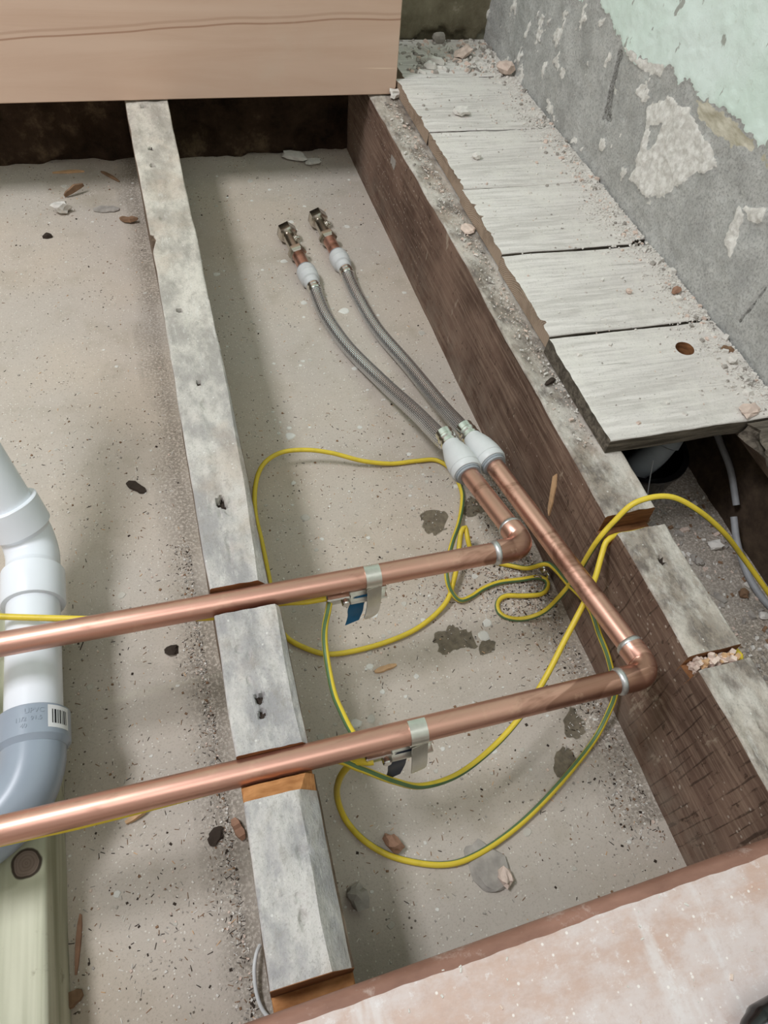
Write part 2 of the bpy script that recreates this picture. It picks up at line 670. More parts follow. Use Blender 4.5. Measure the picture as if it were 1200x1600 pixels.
def bullnose_mat():
    m = NT('worn_varnish')
    n = m.noise(18, 5, 0.7, m.map((0.5, 1, 1)))
    c = m.ramp(n, [(0.3, (118, 84, 70)), (0.7, (158, 118, 102))])
    d = m.noise(40, 5, 0.75)
    c = m.mix(m.mul(m.step(d, 0.55, 0.72), 0.5), c, (205, 188, 178))
    return m.done(c, 0.5, 0, 0.4)


def treated_timber():
    m = NT('green_treated_pine')
    v = m.map((1, 0.05, 1))
    w = m.noise(42, 3, 0.5, v, 0.5)
    c = m.mix(m.step(w, 0.35, 0.65), (150, 151, 126), (206, 205, 183))
    d = m.n('ShaderNodeVectorMath', operation='DISTANCE')
    m.l(m.co, d.inputs[0])
    d.inputs[1].default_value = KNOT
    k = m.math('ADD', d.outputs['Value'], m.mul(m.noise(60, 2), 0.004))
    c = m.mix(m.mul(m.step(k, 0.040, 0.016), 0.6), c, (140, 140, 112))
    c = m.mix(m.step(k, 0.0155, 0.0140), c, (66, 56, 46))
    c = m.mix(m.step(k, 0.0130, 0.0120), c, (124, 108, 96))
    ring = m.math('SINE', m.mul(k, 2400))
    c = m.mix(m.mul(m.mul(m.step(k, 0.0120, 0.0115), m.step(ring, 0.2, 0.8)), 0.4), c, (92, 80, 70))
    c = m.mix(m.mul(m.step(m.noise(35, 5, 0.7), 0.62, 0.72), 0.5), c, (120, 112, 90))
    m.bump(w, 0.35, 0.003)
    m.bump(m.noise(400, 3), 0.15, 0.001)
    return m.done(c, 0.75, 0, 0.25)


def copper(name='copper', base=(214, 166, 148), dull=(160, 118, 100)):
    m = NT(name)
    v = m.map((0.25, 1, 1))
    t = m.noise(22, 5, 0.65, v, 0.8)
    c = m.mix(m.step(t, 0.50, 0.66), base, dull)
    st = m.noise(17, 2, 0.4, m.map((0.45, 1, 1)), 0.6)
    c = m.mix(m.mul(m.step(st, 0.64, 0.66), 0.6), c, (128, 88, 70))
    t2 = m.noise(60, 4, 0.6)
    c = m.mix(m.mul(m.step(t2, 0.58, 0.7), 0.4), c, (226, 184, 162))
    r = m.n('ShaderNodeMapRange')
    r.inputs['To Min'].default_value = 0.27
    r.inputs['To Max'].default_value = 0.46
    m.l(t, r.inputs['Value'])
    m.bump(m.noise(200, 3, 0.6, v), 0.04, 0.0008)
    return m.done(c, r.outputs[0], 0.92, 0.5)


def braid():
    m = NT('steel_braid')
    m.co = m.tc.outputs['UV']
    s = m.sep()
    def fam(sign):
        x = m.math('ADD', m.mul(s[0], 2 * math.pi * 14), m.mul(s[1], sign * 2 * math.pi * 150))
        return m.math('SINE', x)
    a, b = fam(1), fam(-1)
    h = m.math('MAXIMUM', a, b)
    g = m.mul(a, b)
    c = m.ramp(m.step(g, -0.7, 0.9), [(0.0, (84, 85, 88)), (0.35, (206, 207, 210)), (1.0, (252, 252, 254))])
    m.bump(h, 0.3, 0.0004)
    return m.done(c, 0.27, 0.9, 0.6)


def cable_mat(name, c):
    m = NT(name)
    n = m.noise(50, 4, 0.6)
    col = m.mix(m.mul(m.step(n, 0.5, 0.75), 0.35), c, tuple(int(v * 0.72) for v in c))
    return m.done(col, 0.42, 0, 0.4)


def wall_mat():
    m = NT('scraped_wall')
    mint, white, dark, ochre = m.attr('mask')
    f = m.noise(300, 5, 0.8)
    mid = m.noise(18, 5, 0.7)
    c = m.mix(m.step(mid, 0.3, 0.7), (168, 168, 164), (198, 198, 193))
    c = m.mix(m.mul(m.step(m.noise(8, 3), 0.5, 0.7), 0.35), c, (150, 149, 143))
    c = m.mix(m.mul(m.step(f, 0.48, 0.62), 0.6), c, (128, 128, 125))
    c = m.mix(m.mul(m.step(f, 0.42, 0.32), 0.5), c, (216, 216, 212))
    sc = m.noise(38, 5, 0.7, m.map((1, 0.5, 1.0), (0.6, 0, 0)))
    c = m.mix(m.mul(m.step(sc, 0.66, 0.70), 0.7), c, (221, 219, 209))
    # mint paint with knocks down to the plaster
    mc = m.mix(m.step(m.noise(5, 4), 0.35, 0.7), (219, 237, 225), (229, 242, 235))
    kn = m.noise(42, 4, 0.6, m.map((1, 1, 0.45), (0.5, 0, 0)))
    mc = m.mix(m.mul(m.step(kn, 0.63, 0.66), 0.75), mc, (150, 146, 138))
    mc = m.mix(m.mul(m.step(m.noise(70, 4, 0.7), 0.6, 0.7), 0.3), mc, (186, 196, 178))
    c = m.mix(m.mul(m.step(dark, 0.35, 0.65), m.step(f, 0.62, 0.42)), c, (104, 102, 98))
    c = m.mix(m.mul(m.step(ochre, 0.3, 0.6), 0.85), c, m.ramp(m.noise(90, 4, 0.6, m.map((1, 0.3, 1), (0.6, 0, 0))), [(0.35, (168, 160, 134)), (0.65, (224, 218, 198))]))
    c = m.mix(m.step(mint, 0.42, 0.58), c, mc)
    wc = m.mix(m.step(m.noise(120, 4, 0.7), 0.35, 0.65), (206, 203, 195), (238, 236, 229))
    c = m.mix(m.step(white, 0.40, 0.60), c, wc)
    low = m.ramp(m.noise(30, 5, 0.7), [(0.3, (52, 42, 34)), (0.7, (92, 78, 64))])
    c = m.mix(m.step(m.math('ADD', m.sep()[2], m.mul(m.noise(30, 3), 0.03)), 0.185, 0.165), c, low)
    m.bump(f, 0.6, 0.0018)
    m.bump(mid, 0.2, 0.003)
    return m.done(c, 0.92, 0, 0.12)


def far_wall_mat():
    m = NT('old_plaster_shaded')
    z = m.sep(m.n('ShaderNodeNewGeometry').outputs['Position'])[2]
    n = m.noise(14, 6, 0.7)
    low = m.ramp(n, [(0.3, (34, 26, 20)), (0.55, (66, 52, 41)), (0.72, (112, 96, 76))])  # dark tones put the shade behind the panel into the colour
    up = m.ramp(m.noise(20, 6, 0.7), [(0.3, (98, 92, 74)), (0.6, (124, 118, 98)), (0.75, (178, 172, 154))])  # olive paint darkened to stand in for the panel's shade
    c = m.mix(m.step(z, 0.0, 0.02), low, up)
    c = m.mix(m.step(z, 0.13, 0.16), c, (208, 224, 212))  # unseen pale upper wall, added to brighten what the hoses reflect
    m.bump(n, 0.6, 0.006)
    m.bump(m.noise(120, 4), 0.5, 0.002)
    return m.done(c, 0.95, 0, 0.1)


KNOT = (0.0, 0.0, 0.0)
M_floor = concrete_floor()
M_joist_top = joist_top_mat()
M_joist_side = old_wood('grimy_joist_side', (140, 124, 108), (96, 82, 70), (110, 96, 82))
M_rj_top = joist_top_mat('dusty_joist_top', True)
M_rj_face = rough_sawn()
M_cut = fresh_cut()
M_cut_old = fresh_cut('brown_cut_wood', (150, 104, 68), (98, 64, 40))
M_end = end_grain()
M_board = board_wood()
M_board_side = old_wood('grimy_board_edge', (120, 112, 100), (72, 66, 58), (92, 86, 78), axis='X')
M_panel = panel_wood('sanded_panel', (208, 180, 159), (198, 167, 145), (150, 110, 86))
M_plank = panel_wood('dusty_plank', (203, 177, 164), (191, 162, 147), (0, 0, 0), dusty=0.8)
M_bull = bullnose_mat()
M_copper = copper()
M_solder = plain('solder', (196, 196, 196), 0.38, 0.9)
M_steel = plain('steel', (222, 220, 216), 0.2, 1.0)
M_strap = plain('galvanised_strap', (218, 216, 208), 0.3, 0.9)
M_chrome = plain('nickel', (206, 200, 190), 0.24, 1.0)
M_brass = plain('brass', (176, 140, 92), 0.3, 1.0)
M_braid = braid()
M_white = plain('white_plastic_fitting', (206, 208, 207), 0.42, 0, 0.4, 0.04)
M_greyp = plain('grey_plastic_collet', (150, 156, 160), 0.45, 0, 0.4, 0.06)
M_pvc = plain('white_pvc', (229, 233, 238), 0.3, 0, 0.5, 0.03, 12)
M_pvcgrey = plain('grey_pvc', (147, 157, 169), 0.28, 0, 0.5, 0.05, 14)
M_yellow = cable_mat('yellow_sheath', (222, 196, 62))
M_green = cable_mat('green_stripe', (92, 120, 82))
M_blue = plain('blue_tag_plastic', (18, 92, 132), 0.4, 0, 0.4)
M_navy = plain('navy_tag', (26, 36, 58), 0.35, 0, 0.5)
M_black = plain('black_gloss', (16, 16, 18), 0.15, 0, 0.5)
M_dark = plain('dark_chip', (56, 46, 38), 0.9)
M_brown = plain('brown_chip', (132, 104, 80), 0.9, var=0.3)
M_straw = plain('straw_chip', (206, 168, 128), 0.85, var=0.2)
M_redwood = plain('reddish_chip', (156, 120, 98), 0.85, var=0.25)
M_plaster = plain('plaster_crumb', (218, 214, 206), 0.95, var=0.15)
M_pink = plain('pink_plaster', (214, 194, 180), 0.95, var=0.18)
M_stone = plain('grey_stone', (160, 154, 146), 0.95, var=0.25)
M_paint = plain('white_paint_drip', (214, 212, 204), 0.75, var=0.08)
M_paint2 = plain('grey_paint_drip', (190, 185, 174), 0.8, var=0.1)
M_treated = None
M_wall = wall_mat()
M_far = far_wall_mat()
M_room = plain('room_plaster', (202, 196, 192), 0.9, var=0.05, sc=5)
M_sill = plain('painted_window_frame', (228, 228, 224), 0.4)
M_cablegrey = plain('grey_cable_sheath', (150, 152, 154), 0.5)

ZF = -0.172      # sub-floor level; joist tops are z = 0


# ------------------------------------------------------------------ setting
def sdf_poly(P, poly):
    """signed distance to a polygon, negative inside. P (N,2)"""
    q = np.array(poly, float)
    d = np.full(len(P), 1e9)
    inside = np.zeros(len(P), bool)
    for i in range(len(q)):
        a, b = q[i], q[(i + 1) % len(q)]
        e = b - a
        w = P - a
        t = np.clip((w @ e) / (e @ e), 0, 1)
        d = np.minimum(d, np.linalg.norm(w - t[:, None] * e, axis=1))
        cond = (a[1] > P[:, 1]) != (b[1] > P[:, 1])
        xs = (b[0] - a[0]) * (P[:, 1] - a[1]) / (b[1] - a[1] + 1e-12) + a[0]
        inside ^= cond & (P[:, 0] < xs)
    return np.where(inside, -d, d)


def grid_faces(nu, nv, flip=False):
    i, j = np.meshgrid(np.arange(nu - 1), np.arange(nv - 1), indexing='ij')
    a = (i * nv + j).ravel()
    q = np.c_[a, a + nv, a + nv + 1, a + 1]
    if flip:
        q = q[:, ::-1]
    return q.tolist()


def set_mask(o, rgba):
    at = o.data.color_attributes.new('mask', 'FLOAT_COLOR', 'POINT')
    at.data.foreach_set('color', np.asarray(rgba, np.float32).ravel())


def axis_steps(*segs):
    out = []
    for a, b, st in segs:
        out += list(np.arange(a, b - 1e-9, st))
    out.append(segs[-1][1])
    return np.array(out)


# floor -----------------------------------------------------------
PATCHES = [(0.295, 0.515, 0.020), (0.353, 0.529, 0.016), (0.256, 0.349, 0.014), (0.278, 0.343, 0.009), (0.363, 0.215, 0.016), (0.335, 0.182, 0.013), (0.300, 0.330, 0.008)]


def floor_h(X, Y):
    P = np.c_[X, Y, np.zeros_like(X)]
    return fbm(P * 6, 3, 3) * 0.0012 + fbm(P * 60, 2, 9) * 0.0003


us = axis_steps((-2.0, -0.3, 0.17), (-0.3, 0.74, 0.0045))
vs = axis_steps((-1.7, 0.0, 0.17), (0.0, 1.5, 0.0045), (1.5, 1.52, 0.02))
UU, VV = np.meshgrid(us, vs, indexing='ij')
X, Y = UU.ravel(), VV.ravel()
P3 = np.c_[X, Y, 0 * X]
mask = np.zeros((len(X), 4))
warp = fbm(P3 * 90, 2, 5) * 0.006 + fbm(P3 * 30, 2, 8) * 0.004
dpit = np.zeros_like(X)
for px, py, pr in PATCHES:
    d = np.hypot(X - px, Y - py) + warp - pr
    s = np.clip(0.5 - d / 0.006, 0, 1)
    mask[:, 0] = np.maximum(mask[:, 0], s)
# old screed seam left of the middle joist
seam = np.clip(1 - np.abs(Y - (0.362 + 0.02 * (X + 0.08)) + warp * 0.2) / 0.004, 0, 1) * ((X > -0.145) & (X < 0.0))
mask[:, 1] = seam
# grit gathered along the joists
gm = np.clip(1 - np.abs(X + 0.02) / 0.035, 0, 1) * (X < 0.0) + np.clip(1 - np.abs(X - 0.40) / 0.05, 0, 1) * (Y < 0.62) * (Y > 0.1) + (X > 0.47) * 1.0
mask[:, 2] = np.clip(gm + 0.3 * fbm(P3 * 18, 2, 4) * (gm > 0), 0, 1)
mask[:, 3] = 1
Z = ZF + floor_h(X, Y) - 0.0012 * mask[:, 0] + 0.0012 * seam
floor = mesh('floor', np.c_[X, Y, Z], grid_faces(len(us), len(vs)), M_floor, origin=(0, 0, ZF))
set_mask(floor, mask)
floor['kind'] = 'structure'
floor['label'] = 'dusty beige screed sub-floor between the old joists'

# right wall --------------------------------------------------------
MINT = [(1349, 199), (1214, 194), (1127, 218), (1092, 215), (1055, 199), (1004, 194), (974, 194), (944, 204), (915, 212), (874, 215), (843, 217), (818, 216), (781, 226), (736, 224), (694, 223), (665, 219), (558, 220)]
PATCH = [(924, 160), (886, 188), (846, 195), (827, 189), (776, 181), (745, 167), (780, 143), (798, 114), (823, 79), (869, 64), (904, 64), (906, 84), (912, 117)]
HOLEP = [(908, 141), (884, 153), (882, 128), (890, 110)]
LEAFS = [[(684, 149), (669, 149), (664, 127), (654, 94), (678, 109), (683, 128)], [(674, 155), (646, 169), (642, 157), (660, 146)]]
GROOVE = [(1045, 186), (1030, 189), (1023, 147), (1007, 99), (1030, 90), (1039, 140)]
OCHRE = [(836, 208), (810, 216), (746, 219), (687, 215), (668, 208), (703, 203), (762, 196), (799, 194)]
SKIM = [(1047, 198), (1006, 197), (975, 195), (918, 216), (926, 199), (963, 188), (999, 186)]
CRACK = [(583, 115), (588, 83), (593, 47)]
ys = axis_steps((-1.7, 0.4, 0.15), (0.4, 1.51, 0.0032))
zs = axis_steps((ZF - 0.02, 0.0, 0.02), (0.0, 0.36, 0.0032), (0.36, 2.2, 0.23))
A, B = np.meshgrid(ys, zs, indexing='ij')
Yw, Zw = A.ravel(), B.ravel()
P2 = np.c_[Yw, Zw] * 1000
Pn = np.c_[Yw, Zw, 0 * Yw]
w1 = fbm(Pn * 60, 3, 21) * 6 + fbm(Pn * 220, 2, 22) * 3
mm = np.array(sorted(MINT))
zline = np.interp(Yw * 1000, mm[:, 0], mm[:, 1])
mint = np.clip(0.5 + (P2[:, 1] - zline + w1) / 5, 0, 1)
white = np.clip(0.5 - (sdf_poly(P2, PATCH) + w1 * 0.9) / 4, 0, 1)
white = np.minimum(white, np.clip(0.5 + (sdf_poly(P2, HOLEP) + w1 * 0.4) / 4, 0, 1))
for L in LEAFS:
    white = np.maximum(white, np.clip(0.5 - (sdf_poly(P2, L) + w1 * 0.4) / 4, 0, 1))
white = np.maximum(white, np.clip(0.5 - (sdf_poly(P2, SKIM) + w1 * 0.5) / 4, 0, 1))
fl = fbm(np.c_[Yw * 50 + Zw * 12, Zw * 30, 0 * Yw], 3, 31)
white = np.maximum(white, np.clip((fl - 0.80 + 0.25 * fbm(Pn * 240, 2, 33)) / 0.1, 0, 1) * (1 - mint) * (Yw > 0.9))
dark = np.clip(0.5 - (sdf_poly(P2, GROOVE) + w1 * 0.6 + 2) / 4, 0, 1)
cr = np.full(len(Yw), 1e9)
for a, b in zip(CRACK[:-1], CRACK[1:]):
    a, b = np.array(a, float), np.array(b, float)
    t = np.clip(((P2 - a) @ (b - a)) / ((b - a) @ (b - a)), 0, 1)
    cr = np.minimum(cr, np.linalg.norm(P2 - a - t[:, None] * (b - a), axis=1))
crack = np.clip(1.6 - (cr + 0.2 * w1) / 1.6, 0, 1)
dark = np.maximum(dark, crack)
ochre = np.clip(0.5 - (sdf_poly(P2, OCHRE) + w1) / 5, 0, 1)
hgt = 0.0022 * mint + 0.0030 * white * (0.7 + 0.55 * fbm(Pn * np.array([230, 150, 1]), 2, 41)) - 0.0035 * dark + fbm(Pn * 20, 3, 42) * 0.0022 + fbm(Pn * 150, 2, 43) * 0.0006
# crumbling foot of the render
foot = np.clip((0.035 - Zw) / 0.035, 0, 1) * (Zw > -0.02)
hgt += foot * (0.004 + 0.006 * np.clip(fbm(Pn * 40, 3, 44), 0, 1))
vis = (Yw > 0.4) * (Zw < 0.36)
wall_right = mesh('wall_right', np.c_[0.694 - hgt * vis, Yw, Zw], grid_faces(len(ys), len(zs), True), M_wall, origin=(0.694, 0, ZF))
set_mask(wall_right, np.c_[mint, white, dark, ochre])
wall_right['kind'] = 'structure'

# far wall: steps back above the floorboards -------------------------
xs = axis_steps((-2.0, -0.5, 0.15), (-0.5, 0.72, 0.007))
zs = axis_steps((ZF - 0.021, 0.16, 0.007), (0.16, 2.2, 0.3))
A, B = np.meshgrid(xs, zs, indexing='ij')
Xf, Zf = A.ravel(), B.ravel()
Pf = np.c_[Xf, Zf, 0 * Xf]
rough = fbm(Pf * 18, 4, 51)
br = fbm(np.c_[Xf * 9, Zf * 14, 0 * Xf], 2, 52)
yf = np.where(Zf < 0.005, 1.478 - 0.008 * rough - 0.012 * np.clip(br * 3, -0.5, 0.5), 1.512 - 0.003 * rough)
chunk = (Zf > 0.0) & (Zf < 0.03 + 0.02 * fbm(Pf * 30, 2, 53))
yf = yf + chunk * 0.012
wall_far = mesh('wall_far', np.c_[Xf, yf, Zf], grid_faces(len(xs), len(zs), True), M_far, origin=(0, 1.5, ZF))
wall_far['kind'] = 'structure'


def slab_box(name, lo, hi, mat):
    c = [(a + b) / 2 for a, b in zip(lo, hi)]
    h = [(b - a) / 2 for a, b in zip(lo, hi)]
    V, F = boxdata(c, ((1, 0, 0), (0, 1, 0), (0, 0, 1)), h, 0.002)
    o = mesh(name, V, F, mat, smooth=False)
    o['kind'] = 'structure'
    return o


slab_box('wall_left', (-2.1, -1.8, ZF), (-2.0, 1.6, 2.2), M_room)
slab_box('wall_back', (-2.0, -1.8, ZF), (0.75, -1.7, 2.2), M_room)
# ceiling in strips around the rooflight and the added fill lamp
for lo, hi in (((-2.1, -1.8, 2.2), (-1.26, 1.6, 2.3)), ((0.4, -1.8, 2.2), (0.75, 1.6, 2.3)), ((-1.26, 0.93, 2.2), (0.4, 1.6, 2.3)), ((-0.84, -0.25, 2.2), (0.4, 0.93, 2.3)),
               ((-1.26, -1.8, 2.2), (-0.84, 0.31, 2.3)), ((-0.84, -1.8, 2.2), (0.4, -1.25, 2.3))):
    slab_box('ceiling', lo, hi, M_room)


# ------------------------------------------------------------------ timber
def loft(name, stations, section, mats, parent=None, axis='Y', origin=None, jitter=None):
    """section(s) -> (pts (N,2), face material per edge list or None); solid along the axis."""
    V, mi = [], []
    secs = [section(s) for s in stations]
    n = len(secs[0][0])
    F = []
    for i, s in enumerate(stations):
        p = secs[i][0]
        if axis == 'Y':
            V.append(np.c_[p[:, 0], np.full(n, s), p[:, 1]])
        else:
            V.append(np.c_[np.full(n, s), p[:, 0], p[:, 1]])
    V = np.vstack(V)
    for i in range(len(stations) - 1):
        ma = secs[i][1]
        for k in range(n):
            k2 = (k + 1) % n
            f = (i * n + k, i * n + k2, (i + 1) * n + k2, (i + 1) * n + k)
            F.append(f if axis == 'X' else f[::-1])
            mi.append(ma[k])
    e0, e1 = tuple(range(n)), tuple((len(stations) - 1) * n + k for k in range(n))
    F += [e0[::-1], e1] if axis == 'X' else [e0, e1[::-1]]
    em = secs[0][2]
    mi += [em, em]
    return V, F, mi, n


def interp_fn(pts):
    a = np.array(pts, float)
    return lambda s: float(np.interp(s, a[:, 0], a[:, 1]))


NS, NTOP = 10, 54       # points on each side / across the top


def beam_section(xl, xr, zb, zt, rl, rr, top_mat, side_l, side_r, end_mat, wane=0.0):
    """counter-clockwise from bottom right: up the right side, over the top, down the left."""
    pts, mats = [], []
    if wane > 1e-4:
        ptsr = [(xr, z) for z in np.linspace(zb, zt - wane * 1.3, NS)]
        top = [(xr - wane * t, zt - wane * 1.3 * (1 - t)) for t in np.linspace(0.12, 1, 8)] + [(x, zt) for x in np.linspace(xr - wane, xl + rl, NTOP - 8 + 1)[1:]]
    else:
        ptsr = [(xr, z) for z in np.linspace(zb, zt - rr, NS)]
        top = [(xr - rr * (1 - math.cos(a)), zt - rr * (1 - math.sin(a))) for a in np.linspace(0.3, math.pi / 2, 4)] + [(x, zt) for x in np.linspace(xr - rr, xl + rl, NTOP - 4 + 1)[1:]]
    tail = [(xl + rl * (1 - math.sin(a)), zt - rl * (1 - math.cos(a))) for a in np.linspace(0.4, 1.4, 3)]
    ptsl = [(xl, z) for z in np.linspace(zt - rl, zb, NS)]
    pts = ptsr + top + tail + ptsl
    mats = [side_r] * (NS) + [top_mat] * (NTOP + 2) + [side_l] * NS + [side_l]
    mats = mats[:len(pts)]
    return np.array(pts), mats, end_mat


def rough_beam(name, V, F, mi, n, mats, label, cat, holes=(), amp=0.0012, seed=0, ztop=0.0, freeze=None):
    P = V.copy()
    mi = np.array(mi)
    nz = fbm(P * np.array([60, 22, 60]), 3, seed) * amp + fbm(P * np.array([9, 5, 9]), 2, seed + 3) * amp * 1.2
    top = np.clip((V[:, 2] - (ztop - 0.06)) / 0.05, 0, 1)
    V[:, 2] += (nz - amp * 1.3) * top
    V[:, 0] += fbm(P * np.array([40, 12, 50]), 3, seed + 7) * amp * 0.8
    quads = np.array([f for f in F if len(f) == 4])
    cen = P[quads].mean(axis=1)
    for hx, hy, rx, ry, dp in holes:
        wob = lambda Q: np.hypot((Q[:, 0] - hx) / rx, (Q[:, 1] - hy) / ry) + 0.35 * fbm(Q * 260, 2, seed + 5)
        d = wob(P)
        on = (P[:, 2] > ztop - 0.012)
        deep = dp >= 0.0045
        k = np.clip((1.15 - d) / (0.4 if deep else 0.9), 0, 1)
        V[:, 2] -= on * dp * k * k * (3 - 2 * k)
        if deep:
            mi[:len(quads)][(wob(cen) < 0.85) & (cen[:, 2] > ztop - 0.012)] = len(mats) - 1  # dark material puts the shade inside deep holes into the colour
    o = mesh(name, V, F, mats, mi=mi, origin=(float(V[:, 0].mean()), float(V[:, 1].mean()), float(V[:, 2].min())))
    sharp(o, 38)
    return tag(o, label, cat)


def stations_for(y0, y1, step, breaks):
    s = list(np.arange(y0, y1, step)) + [y1]
    for b in breaks:
        s = [v for v in s if abs(v - b) > step * 0.45] + [b - 0.0004, b + 0.0004]
    return sorted(s)


# middle joist
NOTCH = [(0.344, 0.372, -0.034), (0.188, 0.210, -0.034)]
xl_m = interp_fn([(0.0, -0.006), (0.08, -0.006), (0.2, -0.003), (0.6, -0.004), (0.9, -0.004), (1.32, -0.011), (1.5, -0.012)])
xr_m = interp_fn([(0.0, 0.054), (0.08, 0.054), (0.19, 0.056), (0.34, 0.058), (0.37, 0.053), (0.7, 0.0545), (1.32, 0.057), (1.5, 0.057)])
wane_m = interp_fn([(0.0, 0.016), (0.08, 0.018), (0.17, 0.016), (0.19, 0.006), (0.30, 0.006), (0.345, 0.004), (0.372, 0.010), (0.45, 0.007), (0.62, 0.003), (0.8, 0.0)])


def mid_sec(s):
    zt, tm = 0.0, 0
    for a, b, z in NOTCH:
        if a < s < b:
            zt, tm = z, 2
    if 0.174 < s < 0.188:
        zt, tm = -0.004 - 0.005 * (s - 0.174) / 0.014, 2
    if s < 0.046:
        zt, tm = -0.034, 2
    w = wane_m(s) if zt > -0.01 else 0.0
    bite = 0.007 * max(0, 1 - abs(s - 0.935) / 0.028) if s < 0.945 else 0.007 * max(0, 1 - (s - 0.945) / 0.004)
    m3 = tm == 2
    p, mm_, e = beam_section(xl_m(s) + bite, xr_m(s), ZF, zt, 0.0025, 0.0025, tm, 1, 1, 3, w)
    return p, mm_, e


st = stations_for(-0.05, 1.475, 0.0019, [0.344, 0.372, 0.188, 0.210, 0.174, 0.046])
V, F, mi, n = loft('floor_joist', st, mid_sec, None)
# cut walls of the notches use the fresh wood
mi = np.array(mi)
for i in range(len(st) - 1):
    if st[i + 1] - st[i] < 0.001:
        a = i * n
        mi[a + NS - 1:a + NS + NTOP + 4] = 3
HM = [(15, 1313, 4, 6, 6), (16, 1174, 3.2, 5, 6), (14, 1126, 3.2, 5, 6), (16, 983, 5, 7, 3), (15, 780, 3, 4.5, 7), (23, 647, 3, 4, 5), (25, 612, 4.5, 14, 2.5), (22, 471, 5, 8, 9), (27, 462, 9, 12, 3), (18, 465, 11, 14, 2), (21, 413, 3.5, 17, 2.5), (23, 255, 4, 5, 6), (22, 297, 3.5, 6, 3), (18, 273, 3, 5, 3), (13, 304, 3, 5, 3), (23, 241, 3, 4, 5), (33, 127, 6, 7, 2.5), (25, 84, 4, 7, 3), (26, 98, 4, 4, 2), (-6, 905, 3, 22, 3)]
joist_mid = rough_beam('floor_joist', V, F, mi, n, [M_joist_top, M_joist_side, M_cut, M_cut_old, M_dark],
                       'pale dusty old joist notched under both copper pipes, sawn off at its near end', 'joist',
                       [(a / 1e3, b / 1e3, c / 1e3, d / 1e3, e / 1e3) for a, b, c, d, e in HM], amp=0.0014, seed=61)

# right joist
NR = [(0.350, 0.372, -0.026), (0.190, 0.204, -0.017)]
xl_r = interp_fn([(0.0, 0.4260), (0.08, 0.4240), (0.14, 0.4225), (0.19, 0.4205), (0.205, 0.4180), (0.345, 0.4160), (0.372, 0.4130), (0.8, 0.4140), (1.28, 0.4100), (1.5, 0.409)])
xr_r = interp_fn([(0.0, 0.4780), (0.2, 0.4760), (0.36, 0.4740), (0.6, 0.476), (1.5, 0.474)])


def right_sec(s):
    zt, tm = 0.0, 0
    for a, b, z in NR:
        if a < s < b:
            zt, tm = z, 2
    p, m_, e = beam_section(xl_r(s), xr_r(s), ZF, zt, 0.003, 0.003, tm, 1, 3, 2)
    f = np.clip((p[:, 1] - ZF) / 0.10, 0, 1)
    left = p[:, 0] < 0.435
    p[:, 0] = np.where(left & (p[:, 1] < zt - 0.003), 0.413 + (p[:, 0] - 0.413) * f, p[:, 0])
    return p, m_, e


st = stations_for(-0.1, 1.475, 0.0034, [0.350, 0.372, 0.190, 0.204])
V, F, mi, n = loft('floor_joist', st, right_sec, None)
mi = np.array(mi)
for i in range(len(st) - 1):
    if st[i + 1] - st[i] < 0.001:
        a = i * n
        mi[a + NS - 1:a + NS + NTOP + 4] = 2
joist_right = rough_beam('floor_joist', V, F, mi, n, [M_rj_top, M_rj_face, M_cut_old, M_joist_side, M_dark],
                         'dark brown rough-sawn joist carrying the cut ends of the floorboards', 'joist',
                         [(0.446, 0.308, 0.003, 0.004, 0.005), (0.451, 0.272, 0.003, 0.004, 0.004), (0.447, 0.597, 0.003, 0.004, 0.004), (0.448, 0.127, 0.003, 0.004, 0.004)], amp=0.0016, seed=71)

# knocked-out gouge with fresh wood on the face of the right joist, below the couplings
Vg, Fg = [], []
gp = [(0.470, -0.045), (0.462, -0.060), (0.455, -0.085), (0.452, -0.105), (0.458, -0.100), (0.466, -0.078), (0.474, -0.055)]
g = Bits()
for nm, pts, m_ in (('gouge', gp, M_straw), ('scuff', [(1.150, -0.012), (1.160, -0.040), (1.168, -0.062), (1.174, -0.066), (1.178, -0.045), (1.186, -0.048), (1.184, -0.022), (1.176, -0.008)], M_stone)):
    k = len(pts)
    V = np.array([(0.4135 - 0.0022, y, z) for y, z in pts] + [(0.4165, y + (0.462 if nm == 'gouge' else 1.045) * 0, z) for y, z in pts])
    Fq = [tuple(range(k))[::-1]] + [(i, (i + 1) % k, k + (i + 1) % k, k + i) for i in range(k)]
    o = mesh(nm, V, Fq, m_, joist_right, smooth=False)


